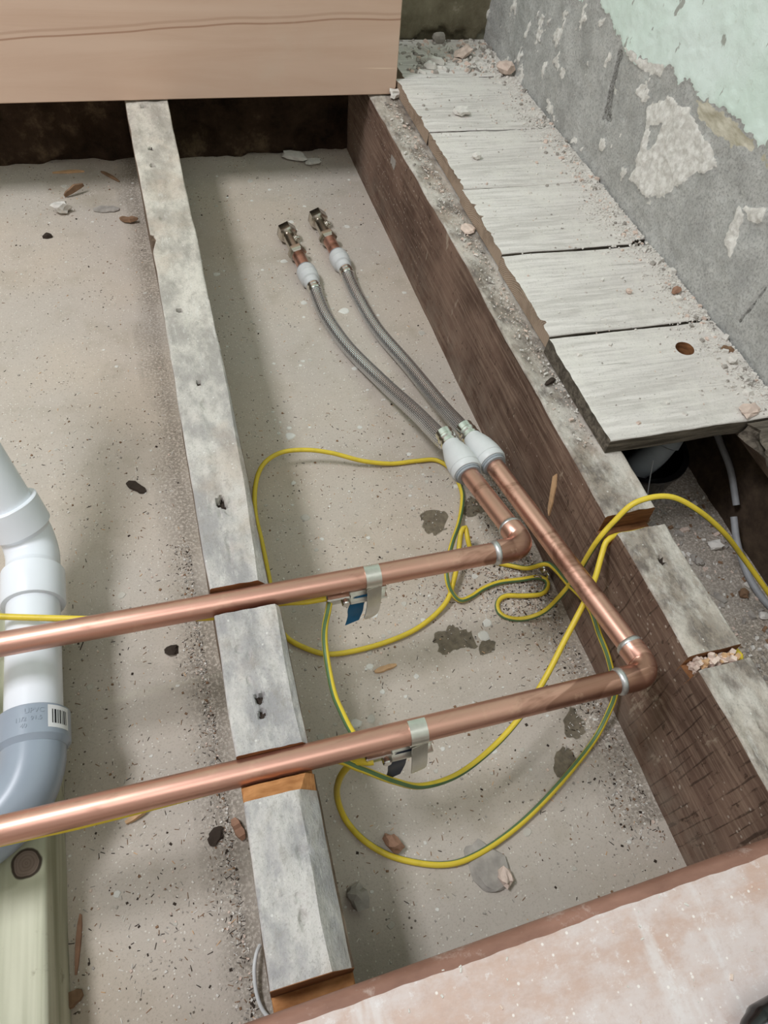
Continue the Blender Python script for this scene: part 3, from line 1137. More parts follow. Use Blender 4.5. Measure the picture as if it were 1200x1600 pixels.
# floorboards
def board(label, x0, x1, y0_, y1, seed, end_slits=(), clean=False, rag=0.0025, corner=0.0):
    """grain along X; left end shows end grain."""
    zb, zt, r = 0.0004, 0.0216, 0.0018
    NB = 44
    y0 = y0_
    def sec(s):
        y0 = y0_ + corner * max(0.0, min(1.0, (s - 0.662) / 0.006))
        top = [(y0 + r * (1 - math.sin(a)), zt - r * (1 - math.cos(a))) for a in np.linspace(1.4, 0.2, 3)] + [(y, zt) for y in np.linspace(y0 + r, y1 - r, NB)] + \
              [(y1 - r * (1 - math.sin(a)), zt - r * (1 - math.cos(a))) for a in np.linspace(0.2, 1.4, 3)]
        s1 = [(y1, z) for z in np.linspace(zt - r, zb, 5)]
        s0 = [(y0, z) for z in np.linspace(zb, zt - r, 5)]
        pts = s0 + top + s1
        mats = [1] * 5 + [0] * (len(top)) + [1] * 5
        mats = mats[:len(pts)]
        return np.array(pts), mats, 2
    st = list(np.arange(x0, x1, 0.0042)) + [x1]
    V, F, mi, n = loft('floorboard', st, sec, None, axis='X')
    P = V.copy()
    V[:, 2] += (fbm(P * np.array([10, 45, 1]), 3, seed) * 0.0009 + fbm(P * np.array([90, 220, 1]), 2, seed + 1) * 0.0003) * (P[:, 2] > 0.018)
    V[:, 1] += fbm(P * np.array([22, 1, 30]), 2, seed + 2) * 0.0010 * ((P[:, 1] < y0 + 0.004) | (P[:, 1] > y1 - 0.004))
    endw = P[:, 0] < x0 + 0.001
    V[:, 0] += endw * fbm(P * np.array([1, 60, 40]), 2, seed + 3) * rag
    for ys_, dx in end_slits:
        V[:, 0] += (P[:, 0] < x0 + 0.022) * dx * np.clip(1 - np.abs(P[:, 1] - ys_) / 0.004, 0, 1)
    o = mesh('floorboard', V, F, [M_board, M_board_side, M_board_side if clean else M_end], mi=mi, origin=(float(V[:, 0].mean()), float(V[:, 1].mean()), 0.0))
    fix_normals(o)
    sharp(o, 38)
    return tag(o, label, 'floorboard', 'old floorboards beside the wall')


BX = 0.6895
board('far dusty floorboard heaped with rubble in the wall corner', 0.476, BX, 1.3465, 1.508, 81)
board('narrow floorboard with a white plaster flake, just past the sanded panel corner', 0.460, BX, 1.1510, 1.3425, 82, ((1.20, 0.006),))
board('whitest dusty floorboard, second from the sanded panel', 0.4605, BX, 0.9760, 1.1465, 83, ((1.12, 0.004), (1.0, 0.007)))
board('dusty floorboard with dark pencil-like scratches and a split end, under a broken corner', 0.4575, 0.6885, 0.8070, 0.9745, 84, ((0.93, 0.008), (0.90, 0.006), (0.86, 0.005)), corner=0.010)
board('clean-grained floorboard beside the one with the round hole', 0.4545, BX, 0.6330, 0.8025, 85, ((0.66, 0.010),))
b4 = board('grey floorboard with a round drilled hole, overhanging the dark void', 0.4500, BX, 0.4540, 0.6285, 86, clean=True, rag=0.0012)
# drilled hole through the last board
cutter = lathe('cut', [(-0.03, 0.0122), (0.03, 0.0122)], (0.620, 0.582, 0.01), (0.12, 0.1, 1), M_end, segs=28)
fix_normals(cutter)
bm_ = b4.modifiers.new('hole', 'BOOLEAN')
bm_.object = cutter
bm_.operation = 'DIFFERENCE'
bm_.solver = 'EXACT'
bpy.context.view_layer.update()
dg = bpy.context.evaluated_depsgraph_get()
nm = bpy.data.meshes.new_from_object(b4.evaluated_get(dg))
b4.modifiers.clear()
b4.data = nm
bpy.data.objects.remove(cutter)
nm.materials.append(M_cut_old)
for p_ in nm.polygons:
    q_ = b4.location + p_.center
    if math.hypot(q_.x - 0.620, q_.y - 0.582) < 0.0145 and abs(p_.normal.z) < 0.5:
        p_.material_index = len(nm.materials) - 1
        p_.use_smooth = False
# short ragged board stub on the far side of the void
stub_sec = None
def frag(label, c, half, rz, mat, seed, amp):
    nx, ny, nz = 12, 9, 5
    V = []
    F = []
    idx = {}
    def vid(i, j, k):
        if (i, j, k) not in idx:
            idx[(i, j, k)] = len(V)
            V.append(((i / nx * 2 - 1) * half[0], (j / ny * 2 - 1) * half[1], (k / nz * 2 - 1) * half[2]))
        return idx[(i, j, k)]
    for i in range(nx):
        for j in range(ny):
            F.append((vid(i, j, nz), vid(i + 1, j, nz), vid(i + 1, j + 1, nz), vid(i, j + 1, nz)))
            F.append((vid(i, j, 0), vid(i, j + 1, 0), vid(i + 1, j + 1, 0), vid(i + 1, j, 0)))
    for i in range(nx):
        for k in range(nz):
            F.append((vid(i, 0, k), vid(i + 1, 0, k), vid(i + 1, 0, k + 1), vid(i, 0, k + 1)))
            F.append((vid(i, ny, k), vid(i, ny, k + 1), vid(i + 1, ny, k + 1), vid(i + 1, ny, k)))
    for j in range(ny):
        for k in range(nz):
            F.append((vid(0, j, k), vid(0, j, k + 1), vid(0, j + 1, k + 1), vid(0, j + 1, k)))
            F.append((vid(nx, j, k), vid(nx, j + 1, k), vid(nx, j + 1, k + 1), vid(nx, j, k + 1)))
    V = np.array(V)
    edge = V[:, 0] < -half[0] * 0.8
    V[:, 0] += edge * (fbm(V * 120 + 3.3, 2, seed) * amp + (V[:, 1] / half[1]) * amp * -0.6)
    V += np.c_[fbm(V * 80, 2, seed + 1), fbm(V * 80, 2, seed + 2), fbm(V * 80, 2, seed + 3)] * 0.0008
    c_, s_ = math.cos(rz), math.sin(rz)
    V = V @ np.array([[c_, s_, 0], [-s_, c_, 0], [0, 0, 1]]) + np.array(c)
    return V, F


V, F = frag('', (0.682, 0.3905, 0.0108), (0.042, 0.0590, 0.0102), 0.0, None, 91, 0.010)
o = mesh('floorboard', V, F, [M_board_side], origin=(0.682, 0.3905, 0.0))
sharp(o, 35)
tag(o, 'short ragged brown floorboard stub broken off over the void by the wall', 'floorboard')
# wall plate under the board ends
V, F = boxdata((0.6795, 0.90, -0.0215), ((1, 0, 0), (0, 1, 0), (0, 0, 1)), (0.0105, 0.605, 0.0212), 0.002)
o = mesh('wall_plate', V, F, M_joist_side)
tag(o, 'dark timber batten along the wall carrying the right ends of the floorboards', 'batten')
# ledger legs of the batten are the wall itself

# green treated timber under the waste pipe
KX0, KX1, KY0, KY1, KZ = -0.262, -0.1745, 0.079, 0.475, -0.112
KNOT = (-0.190 - (KX0 + KX1) / 2, 0.201 - (KY0 + KY1) / 2, KZ - ZF)
M_treated = treated_timber()
def tim_sec(s):
    r = 0.004
    return beam_section(KX0, KX1, ZF + 0.0005, KZ, r, r, 0, 0, 0, 1)
st = np.arange(KY0, KY1, 0.006)
V, F, mi, n = loft('timber', st, tim_sec, None)
V[:, 0] += fbm(V * np.array([20, 10, 40]), 2, 95) * 0.0010
V[:, 0] += np.where(V[:, 0] > -0.20, 1, 0) * (-(V[:, 2] - KZ) * 0.06)
endm = V[:, 1] < KY0 + 0.001
V[:, 1] += endm * fbm(V * 90, 2, 96) * 0.002
o = mesh('timber', V, F, [M_treated, M_straw], mi=mi, origin=((KX0 + KX1) / 2, (KY0 + KY1) / 2, ZF))
sharp(o, 40)
tag(o, 'green-tinted treated timber with a round brown knot, lying under the grey elbow', 'timber')

# sanded panel standing across the joists at the far wall -----------------
def panel_slab():
    r = 0.012
    x0, x1, h, t = -0.75, 0.457, 0.32, 0.018
    out = []
    for a in np.linspace(-math.pi / 2, 0, 7):
        out.append((x1 - r + r * math.cos(a), r + r * math.sin(a)))
    out += [(x1 + 0.002, h), (x0, h), (x0, 0.0)]
    k = len(out)
    V = []
    b = 0.0016
    c = np.array(out).mean(axis=0)
    for y, ins in ((0, b), (b, 0), (t - b, 0), (t, b)):
        for p in out:
            q = np.array(p)
            dirn = np.sign(c - q) * ins
            z = q[1] + dirn[1]
            V.append((q[0] + dirn[0], 1.328 + y + 0.125 * z, z + 0.0012))
    F = []
    for i in range(3):
        for j in range(k):
            F.append((i * k + j, i * k + (j + 1) % k, (i + 1) * k + (j + 1) % k, (i + 1) * k + j))
    F.append(tuple(range(k))[::-1])
    F.append(tuple(3 * k + j for j in range(k)))
    return V, F


V, F = panel_slab()
o = mesh('wooden_panel', V, F, M_panel, origin=(0.0, 1.328, 0.0))
sharp(o, 30)
tag(o, 'smooth sanded pinkish wood panel standing upright across the far ends of the joists', 'panel')

# dusty plank with a rounded edge in front -----------------------------
def plank():
    t = 0.024
    ea = lambda x: 0.0335 + 0.026 * x      # outer edge
    V, F, mi = [], [], []
    prof = [(-0.34, 0.0), (-0.34, t)]
    prof += [(-0.24, t), (-0.12, t), (-0.05, t), (-0.0112, t), (-0.0100, t)]
    for a in np.linspace(math.pi / 2, -math.pi / 2 * 0.75, 14):
        prof.append((-0.0080 + 0.0080 * math.cos(a), 0.0105 + 0.0125 * math.sin(a)))
    prof += [(-0.010, 0.0), (-0.1, 0.0)]
    k = len(prof)
    sx = np.linspace(-0.30, 0.66, 140)
    for x in sx:
        w = 0.0004 * math.sin(x * 31) + 0.0003 * math.sin(x * 83 + 1) + 0.0003 * math.sin(x * 260)
        for i, (dy, z) in enumerate(prof):
            ww = w if 4 <= i <= 7 else 0
            V.append((x, ea(x) + dy + ww, z + 0.0008))
    for i in range(len(sx) - 1):
        for j in range(k):
            F.append((i * k + j, i * k + (j + 1) % k, (i + 1) * k + (j + 1) % k, (i + 1) * k + j))
            mi.append(0 if j < 5 else 1)
    F.append(tuple(range(k))[::-1])
    F.append(tuple((len(sx) - 1) * k + j for j in range(k)))
    mi += [0, 0]
    return V, [f[::-1] for f in F], mi


V, F, mi = plank()
o = mesh('plank', V, F, [M_plank, M_bull], mi=mi, origin=(0.2, 0.0, 0.0))
sharp(o, 40)
tag(o, 'plaster-dusted pink plank with a rounded brown edge laid across the joists in front', 'plank')

# black tool handle lying on the plank
t = thing('tool_handle', 'rounded glossy black handle end lying on the dusty plank', 'tool', (0.32, -0.074, 0.0248))
pp = catmull([(0.2810, -0.0650, 0.041), (0.2950, -0.0620, 0.041), (0.3350, -0.0580, 0.041), (0.3850, -0.0540, 0.041)], 0.003)
rr = np.minimum(0.0145 * np.sqrt(np.clip(np.linspace(0.0, 6, len(pp)), 0.02, 1)), 0.0155)
tube('grip', pp, rr, M_black, t, segs=24, ang=80)
tube('grip_ring', catmull([(0.3360, -0.0525, 0.041), (0.3440, -0.0518, 0.041)], 0.002), 0.0163, M_greyp, t, segs=24)

# ------------------------------------------------------------------ copper pipes
RP = 0.011


def arc(p, d0, d1, r, n=10):
    """quarter bend around corner p from direction d0 (incoming) to d1 (outgoing)."""
    d0, d1 = np.array(d0, float), np.array(d1, float)
    d0 /= np.linalg.norm(d0)
    d1 /= np.linalg.norm(d1)
    a, b = np.array(p) - d0 * r, np.array(p) + d1 * r
    out = []
    for t in np.linspace(0, 1, n):
        th = t * math.pi / 2
        out.append(np.array(p) - d0 * r * (1 - math.sin(th)) + d1 * r * (1 - math.cos(th)))
    return np.array(out)


def pipe(label, y, z, corner_x, end):
    c = np.array((corner_x, y, z))
    t = thing('copper_pipe', label, 'pipe', (0.1, y, z - RP), 'copper water pipes')
    e = np.array(end)
    d1 = (e - c) / np.linalg.norm(e - c)
    x1 = corner_x - 0.030
    P = [(-0.55, y + 0.002, z), (-0.3, y + 0.001, z), (0.0, y, z), (x1, y, z)]
    tube('long_tube', catmull(P, 0.02), RP, M_copper, t, segs=36)
    tube('short_tube', np.array([c + d1 * 0.026, c + d1 * 0.1, e + d1 * 0.006]), RP, M_copper, t, segs=36)
    A = arc(c, (1, 0, 0), d1, 0.0155, 14)
    body = np.vstack([[c - np.array((0.034, 0, 0))], [c - np.array((0.0168, 0, 0))], [c - np.array((0.0162, 0, 0))], A[1:-1], [c + d1 * 0.0162], [c + d1 * 0.0168], [c + d1 * 0.034]])
    rr = np.full(len(body), 0.0124)
    rr[[0, 1, -2, -1]] = 0.0127
    rr[2] = rr[-3] = 0.0122
    tube('elbow', body, rr, M_copper, t, segs=36, ang=60)
    tube('solder_ring', np.array([c - np.array((q, 0, 0)) for q in (0.0372, 0.0350, 0.0330, 0.0305)]), [0.0112, 0.0127, 0.0131, 0.0126], M_solder, t, segs=30, ang=80)
    tube('solder_ring', np.array([c + d1 * q for q in (0.0310, 0.0330, 0.0350, 0.0368)]), [0.0126, 0.0131, 0.0127, 0.0112], M_solder, t, segs=30, ang=80)
    return d1


D1 = pipe('farther copper pipe, its elbow level with the drilled floorboard end, shorter branch', 0.3595, -0.012, 0.3165, (0.3085, 0.497, -0.0497))
D2 = pipe('nearer copper pipe with the longer branch running beside the dark joist', 0.2005, -0.012, 0.3790, (0.3435, 0.505, -0.0498))


# ------------------------------------------------------------------ hoses
def hose(label, start, pts, far0, stub0, valve0, tip):
    t = thing('flexible_hose', label, 'hose', (pts[3][0], pts[3][1], ZF), 'braided tap hoses')
    s = np.array(start)
    d = np.array(pts[0]) - s
    d /= np.linalg.norm(d)
    W = lathe('push_fit_coupling', [(0.0, 0.0118), (0.0, 0.0172), (0.0025, 0.0184), (0.0065, 0.0186), (0.0072, 0.0178), (0.0085, 0.0178), (0.0092, 0.0186), (0.018, 0.0184), (0.030, 0.0168), (0.040, 0.0142), (0.047, 0.0118), (0.050, 0.0112)], s, d, M_white, t, 40)
    lathe('collet', [(-0.0050, 0.0114), (-0.0050, 0.0146), (-0.0022, 0.0148), (-0.0022, 0.0156), (0.0012, 0.0158), (0.0012, 0.0114)], s, d, M_greyp, W, 36)
    lathe('ferrule', [(0.049, 0.0105), (0.050, 0.0118), (0.053, 0.0118), (0.0545, 0.0100), (0.057, 0.0100), (0.0585, 0.0116), (0.0615, 0.0118), (0.063, 0.0108), (0.071, 0.0112)], s, d, M_steel, t, 32)
    a = s + d * 0.066
    fd = np.array(stub0) - np.array(far0)
    fd /= np.linalg.norm(fd)
    b = np.array(far0) - fd * 0.010
    P = catmull([a] + [np.array(p) for p in pts[1:]] + [b], 0.006)
    tube('braided_hose', P, 0.0106, M_braid, t, uvs=True, segs=32)
    f0 = np.array(far0)
    lathe('ferrule', [(-0.016, 0.0110), (-0.014, 0.0118), (-0.010, 0.0118), (-0.0085, 0.0098), (-0.006, 0.0098), (-0.0045, 0.0116), (-0.001, 0.0116), (0.001, 0.0100)], f0, fd, M_steel, t, 32)
    L = float(np.linalg.norm(np.array(stub0) - f0))
    W2 = lathe('push_fit_coupling', [(0.0, 0.0105), (0.001, 0.0122), (0.011, 0.0132), (0.013, 0.0158), (L * 0.6, 0.0168), (L * 0.62, 0.0160), (L * 0.66, 0.0160), (L * 0.68, 0.0170), (L - 0.002, 0.0166), (L, 0.0158), (L, 0.0115)], f0, fd, M_white, t, 40)
    lathe('collet', [(L - 0.001, 0.0114), (L - 0.001, 0.0146), (L + 0.004, 0.0142), (L + 0.004, 0.0114)], f0, fd, M_greyp, W2, 36)
    q0 = np.array(stub0)
    v0 = np.array(valve0)
    tube('copper_stub', np.array([q0 - fd * 0.004, q0 + fd * 0.01, v0 + fd * 0.004]), RP * 0.98, M_copper, t, segs=30)
    vd = np.array(tip) - v0
    L2 = float(np.linalg.norm(vd))
    vd /= L2
    V1 = lathe('isolating_valve', [(0.0, 0.0115), (0.014, 0.0115), (0.015, 0.0105), (L2 - 0.018, 0.0105), (L2 - 0.017, 0.0118)], v0, vd, M_chrome, t, 30)
    lathe('compression_nut', [(-0.002, 0.0128), (0.0, 0.0146), (0.002, 0.0160), (0.012, 0.0160), (0.014, 0.0140)], v0, vd, M_chrome, V1, 6, 0.3)
    lathe('swivel_nut', [(L2 - 0.020, 0.0140), (L2 - 0.018, 0.0172), (L2 - 0.002, 0.0176), (L2, 0.0164), (L2, 0.0135), (L2 - 0.004, 0.0130), (L2 - 0.006, 0.0)], v0, vd, M_chrome, V1, 6, 0.15)
    # quarter-turn screw boss on the side
    mid = v0 + vd * (L2 * 0.5)
    sd = np.cross(vd, np.array((0, 0, 1.0)))
    sd = sd * 0.75 + np.array((0, 0, 0.65))
    bs = lathe('screw_boss', [(0.006, 0.0062), (0.0135, 0.0060), (0.0145, 0.0050), (0.0125, 0.0035), (0.0125, 0.0)], mid, sd, M_chrome, V1, 20)
    return t


mmv = lambda L: [tuple(v / 1000 for v in p) for p in L]
H1 = mmv([(306, 529, -52), (304, 556, -62), (304, 602, -85), (303, 656, -110), (289, 754, -145), (261, 854, -159), (244, 935, -160.5), (241, 985, -160)])
H2 = mmv([(340, 526, -52), (338, 554, -62), (343, 609, -90), (347, 671, -120), (339, 786, -149), (318, 891, -160), (308, 975, -160.5), (305, 1022, -160)])
hose('braided steel hose on the shorter copper branch, its brass end nearer the joist', (0.3085, 0.495, -0.0495), H1, (0.2400, 1.014, -0.1575), (0.2362, 1.055, -0.1565), (0.2322, 1.097, -0.155), (0.2250, 1.174, -0.154))
hose('braided steel hose on the longer copper branch, running closest to the dark joist', (0.3435, 0.503, -0.0495), H2, (0.3040, 1.050, -0.1575), (0.3000, 1.089, -0.1565), (0.2952, 1.134, -0.155), (0.2890, 1.211, -0.154))


# ------------------------------------------------------------------ earth cables
def cable(label, pts, twist, phase, step=0.004):
    P = catmull(mmv(pts), step)
    o = tube('earth_cable', P, 0.0031, [M_yellow, M_green], segs=16, twist=twist, phase=phase, stripe={0, 1, 2}, ang=60)
    return tag(o, label, 'cable', 'yellow and green earth cables')


CA = [(-560, 470, -46), (-400, 455, -46), (-260, 428, -46), (-218, 416, -46), (-162, 401, -46), (-101, 382, -39), (-50, 368, -30), (-6, 357, -29), (30, 358, -29), (62, 358, -29), (86, 355, -30), (112, 355, -31)]
CB = [(110, 355, -31), (108, 351, -33), (105, 344, -37), (99, 331, -50), (96, 310, -60), (94, 271, -60), (96, 245, -52), (99, 224, -44), (103, 208, -36), (108, 198, -30)]
CC = [(-560, 199, -29), (-400, 198, -29), (-240, 198, -29), (-169, 197, -29), (-136, 196, -29), (-105, 196, -29), (-43, 197, -29), (26, 199, -29.5), (72, 200, -31), (97, 190, -42), (127, 180, -68), (159, 177, -100), (199, 182, -112), (241, 198, -110), (278, 219, -100), (310, 244, -85), (340, 273, -65), (368, 300, -45), (388, 321, -38), (402, 341, -28), (410, 352, -19), (421, 355, -16), (445, 357, -20), (468, 358, -21), (480, 352, -26), (482, 320, -42), (480, 250, -42), (479.5, 204, -18), (480, 192, -26), (483, 150, -80), (495, 110, -168)]
CD = [(109, 190, -33), (104, 191, -34), (97, 194, -37), (89, 196, -50), (84, 199, -90), (84, 198, -140), (90, 182, -168), (104, 157, -168), (130, 135, -169), (171, 118, -168), (207, 118, -168), (258, 133, -168), (313, 159, -168), (371, 193, -168), (397, 217, -150), (404, 230, -132), (401, 246, -115), (400, 264, -105), (398, 285, -98), (400, 310, -95), (399, 332, -98), (398, 357, -110), (402, 390, -130), (399, 406, -140), (384, 416, -160), (369, 428, -168), (351, 437, -168), (331, 448, -162), (318, 452, -150), (315, 462, -140), (316, 476, -135), (308, 470, -135), (302, 455, -145), (295, 437, -152), (283, 415, -158), (268, 394, -164), (239, 376, -168), (205, 364, -168), (158, 358, -168), (116, 360, -168), (90, 374, -168), (71, 394, -168), (66, 420, -168), (67, 464, -168), (68, 525, -168), (68, 576, -168), (76, 616, -160), (91, 639, -150), (117, 650, -145), (151, 648, -145), (185, 640, -150), (223, 628, -160), (263, 622, -168), (300, 620, -168), (329, 616, -168), (344, 594, -168), (346, 559, -168), (338, 533, -168), (319, 498, -160), (297, 465, -150), (281, 437, -148), (275, 421, -150), (276, 406, -158), (285, 394, -166), (301, 396, -168), (321, 404, -168), (344, 408, -168), (373, 406, -168), (393, 404, -166), (403, 397, -166), (401, 388, -167), (390, 381, -168), (369, 383, -168), (344, 388, -168), (331, 381, -168), (328, 368, -168), (337, 358, -168), (356, 353, -168), (377, 351, -155), (393, 355, -130), (400, 356, -90), (405, 359, -30), (421, 366, -3), (441, 371, 18), (475, 367, 24), (509, 353, 10), (548, 337, -20), (587, 323, -60), (625, 291, -100), (670, 256, -150)]
cable('earth cable crossing over the white waste pipe to the far pipe clamp', CA, 2.0, 3.4)
cable('short earth cable linking the two pipe clamps', CB, 6.0, -0.6)
cable('earth cable tucked under the nearer copper pipe and swinging up into the dark joist notch', CC, 5.0, 2.6)
cable('long earth cable looping from the near clamp and humped over the dark joist', CD, 4.0, 1.2)


# ------------------------------------------------------------------ earth clamps
def clamp(label, x, y, z, tagmat, swing):
    t = thing('earth_clamp', label, 'clamp', (x, y, z - 0.03), 'earth clamps on the copper pipes')
    r = RP + 0.0008
    P = []
    for a in np.linspace(math.radians(60), math.radians(335), 30):
        P.append((x, y + r * math.cos(a), z + r * math.sin(a)))
    plate('strap', P, 0.0155, 0.0011, (1, 0, 0), M_strap, t)
    # the strap's tail hangs down, twisted forward
    Q = []
    wd = []
    for u in np.linspace(0, 1, 14):
        Q.append((x - 0.001 * u + swing * u * u, y - 0.0125 - 0.009 * math.sin(u * 2.2), z - 0.002 - 0.046 * u))
        wd.append(0.0155 - 0.001 * u if u < 0.75 else 0.0155 - 0.05 * (u - 0.75) ** 1.0)
    Qc = catmull(Q, 0.002)
    uu = np.linspace(0, 1, len(Qc))
    tw = np.where(uu < 0.78, 0.0150, 0.0150 * np.sqrt(np.clip(1 - ((uu - 0.78) / 0.225) ** 2, 0.02, 1)))
    plate('tail', Qc, tw, 0.0010, (1, 0.15, 0), M_strap, t)
    # saddle bracket, lug and screw under the pipe
    b = box('bracket', (x - 0.004, y - 0.0065, z - 0.0175), (0.019, 0.0016, 0.0055), M_strap, t, bevel=0.0008)
    box('bracket_lip', (x - 0.004, y - 0.0095, z - 0.0232), (0.019, 0.0045, 0.0012), M_strap, b, bevel=0.0005)
    l = box('lug', (x - 0.034, y - 0.0050, z - 0.0195), (0.0120, 0.0058, 0.0050), M_steel, t, bevel=0.0012)
    lathe('lug_screw', [(0.0, 0.0042), (0.005, 0.0042), (0.006, 0.0034), (0.006, 0.0)], (x - 0.028, y - 0.0105, z - 0.0195), (0, -1, 0.15), M_steel, l, 16)
    # plastic warning tag
    T = catmull([(x - 0.011, y - 0.008, z - 0.020), (x - 0.0165, y - 0.0125, z - 0.032), (x - 0.017, y - 0.0145, z - 0.043), (x - 0.0205, y - 0.018, z - 0.054)], 0.003)
    plate('warning_tag', T, np.linspace(0.019, 0.015, len(T)), 0.0009, (1, 0.1, 0.25), tagmat, t)
    return t


clamp('dull earth clamp with a blue tag on the farther copper pipe', 0.1510, 0.3595, -0.012, M_blue, -0.003)
clamp('shiny earth clamp with a dark navy tag on the nearer copper pipe', 0.1480, 0.2005, -0.012, M_navy, 0.003)
# clip holding the cable against the foot of the dark joist
t = thing('cable_clip', 'small steel clip holding the looped cable at the foot of the dark joist', 'clip', (0.400, 0.409, ZF))
box('clip_plate', (0.4055, 0.409, -0.1635), (0.0018, 0.011, 0.0075), M_steel, t)
lathe('clip_screw', [(0.0, 0.0045), (0.003, 0.0045), (0.0045, 0.003), (0.0045, 0.0)], (0.4035, 0.409, -0.1595), (-1, 0, 0.5), M_steel, t, 14)
tube('clip_loop', catmull([(0.404, 0.4005, -0.171), (0.398, 0.4005, -0.165), (0.394, 0.4025, -0.1615), (0.389, 0.4045, -0.164), (0.388, 0.4055, -0.1708)], 0.002), 0.0013, M_steel, t, segs=8)

# ------------------------------------------------------------------ waste pipe
t = thing('waste_pipe', 'white plastic waste pipe with a grey elbow, lying beside the treated timber', 'pipe', (-0.176, 0.40, KZ))
xw, zw = -0.1755, -0.0800
tube('straight_pipe', np.array([(xw, 0.30, zw), (xw, 0.38, zw), (xw, 0.455, zw)]), 0.0252, M_pvc, t, segs=48)
upd = np.array((-0.24, 0.42, 0.87))
upd /= np.linalg.norm(upd)
c0 = np.array((xw, 0.512, zw))
bend = np.vstack([[(xw, 0.462, zw)], [(xw, 0.478, zw)], arc(c0, (0, 1, 0), upd, 0.020, 12), [c0 + upd * 0.030]])
tube('bend', bend, 0.0262, M_pvc, t, segs=48, ang=80)
lathe('socket_collar', [(0.0, 0.0255), (0.0, 0.0298), (0.0015, 0.0306), (0.038, 0.0306), (0.042, 0.0275), (0.046, 0.0262)], (xw, 0.437, zw), (0, 1, 0), M_pvc, t, 48)
lathe('upper_socket', [(0.0, 0.0262), (0.003, 0.0275), (0.006, 0.0304), (0.0355, 0.0306), (0.0365, 0.0296), (0.0365, 0.0258)], c0 + upd * 0.018, upd, M_pvc, t, 48)
e0 = c0 + upd * 0.044
tube('rising_pipe', np.array([e0, e0 + upd * 0.2, e0 + upd * 0.5]), 0.0252, M_pvc, t, segs=48)
G = catmull([(xw, 0.292, zw), (xw - 0.002, 0.270, zw), (xw - 0.012, 0.247, zw - 0.001), (xw - 0.034, 0.227, zw - 0.002), (xw - 0.062, 0.218, zw - 0.002), (xw - 0.13, 0.214, zw - 0.002), (xw - 0.40, 0.214, zw - 0.002)], 0.006)
el = tube('elbow', G, 0.0275, M_pvcgrey, t, segs=48, ang=80)
lathe('elbow_socket', [(0.0, 0.0258), (0.0, 0.0300), (0.0012, 0.0312), (0.028, 0.0312), (0.030, 0.0296), (0.033, 0.0276)], (xw, 0.318, zw), (0, -1, 0), M_pvcgrey, el, 48)
lb = plain('label_paper', (226, 226, 226), 0.6, var=0.03)
ink = plain('label_ink', (40, 40, 44), 0.7)
def patch_on_socket(name, a0, a1, y0, y1, mat, rad, parent):
    V, F = [], []
    k = 8
    for y in (y0, y1):
        for a in np.linspace(a0, a1, k):
            V.append((xw + rad * math.sin(a), y, zw + rad * math.cos(a)))
    for i in range(k - 1):
        F.append((i, i + 1, k + i + 1, k + i))
    return mesh(name, V, F, mat, parent)
st_ = patch_on_socket('barcode_label', 0.62, 1.35, 0.2945, 0.3155, lb, 0.03135, el)
B_ = Bits()
aa = 0.74
for wdt in (0.03, 0.06, 0.03, 0.045, 0.02, 0.05, 0.03):
    V, F = [], []
    for y in (0.2985, 0.3115):
        for a in (aa, aa + wdt):
            V.append((xw + 0.0315 * math.sin(a), y, zw + 0.0315 * math.cos(a)))
    B_.add(np.array(V), [(0, 1, 3, 2)])
    aa += wdt + 0.04
bars = B_.build('barcode', [ink], st_)
# raised moulded lettering on the grey socket
def text_on(name, body, y, size, a_start, parent):
    cu = bpy.data.curves.new('txt', 'FONT')
    cu.body = body
    cu.size = size
    cu.extrude = 0.0002
    o = bpy.data.objects.new('txt', cu)
    COL.objects.link(o)
    bpy.context.view_layer.update()
    me = bpy.data.meshes.new_from_object(o.evaluated_get(bpy.context.evaluated_depsgraph_get()))
    bpy.data.objects.remove(o)
    off = world_loc(parent)
    for v in me.vertices:
        a = a_start + v.co.x / 0.0312
        rad = 0.0312 + 0.0002 + v.co.z
        p = Vector((xw + rad * math.sin(a), y + v.co.y, zw + rad * math.cos(a)))
        v.co = p - off
    me.materials.append(M_pvcgrey)
    q = link(name, me, parent)
    return q
text_on('moulded_lettering', 'UPVC', 0.3085, 0.0065, 0.0, el)
text_on('moulded_lettering', '11/2  91.5', 0.3015, 0.0055, -0.25, el)
text_on('moulded_lettering', '40', 0.2955, 0.0055, -0.1, el)

# ------------------------------------------------------------------ under the boards
t = thing('waste_trap', 'white plastic waste fitting in the dark void under the last floorboard', 'trap', (0.590, 0.517, ZF))  # white fitting given grey plastic, so the void's shade is in its colour
tube('trap_body', catmull([(0.580, 0.532, -0.163), (0.582, 0.526, -0.145), (0.585, 0.519, -0.122), (0.594, 0.517, -0.100), (0.604, 0.521, -0.082)], 0.004), 0.019, M_greyp, t, segs=32)
lathe('trap_nut', [(0.0, 0.018), (0.002, 0.0215), (0.014, 0.0215), (0.016, 0.018)], (0.602, 0.519, -0.084), (0.35, 0.3, 0.85), M_greyp, t, 14)
lathe('trap_collar', [(0.0, 0.018), (0.001, 0.020), (0.012, 0.020), (0.014, 0.0145), (0.05, 0.0135)], (0.609, 0.525, -0.068), (0.3, 0.3, 0.9), M_greyp, t, 32)
t = thing('gully_pot', 'glossy black gully pot around the white waste fitting', 'gully', (0.585, 0.535, ZF))
lathe('bowl', [(0.0, 0.050), (0.02, 0.056), (0.060, 0.062), (0.066, 0.066), (0.070, 0.066), (0.070, 0.058), (0.02, 0.050), (0.006, 0.0)], (0.585, 0.535, ZF), (0, 0, 1), M_black, t, 40)
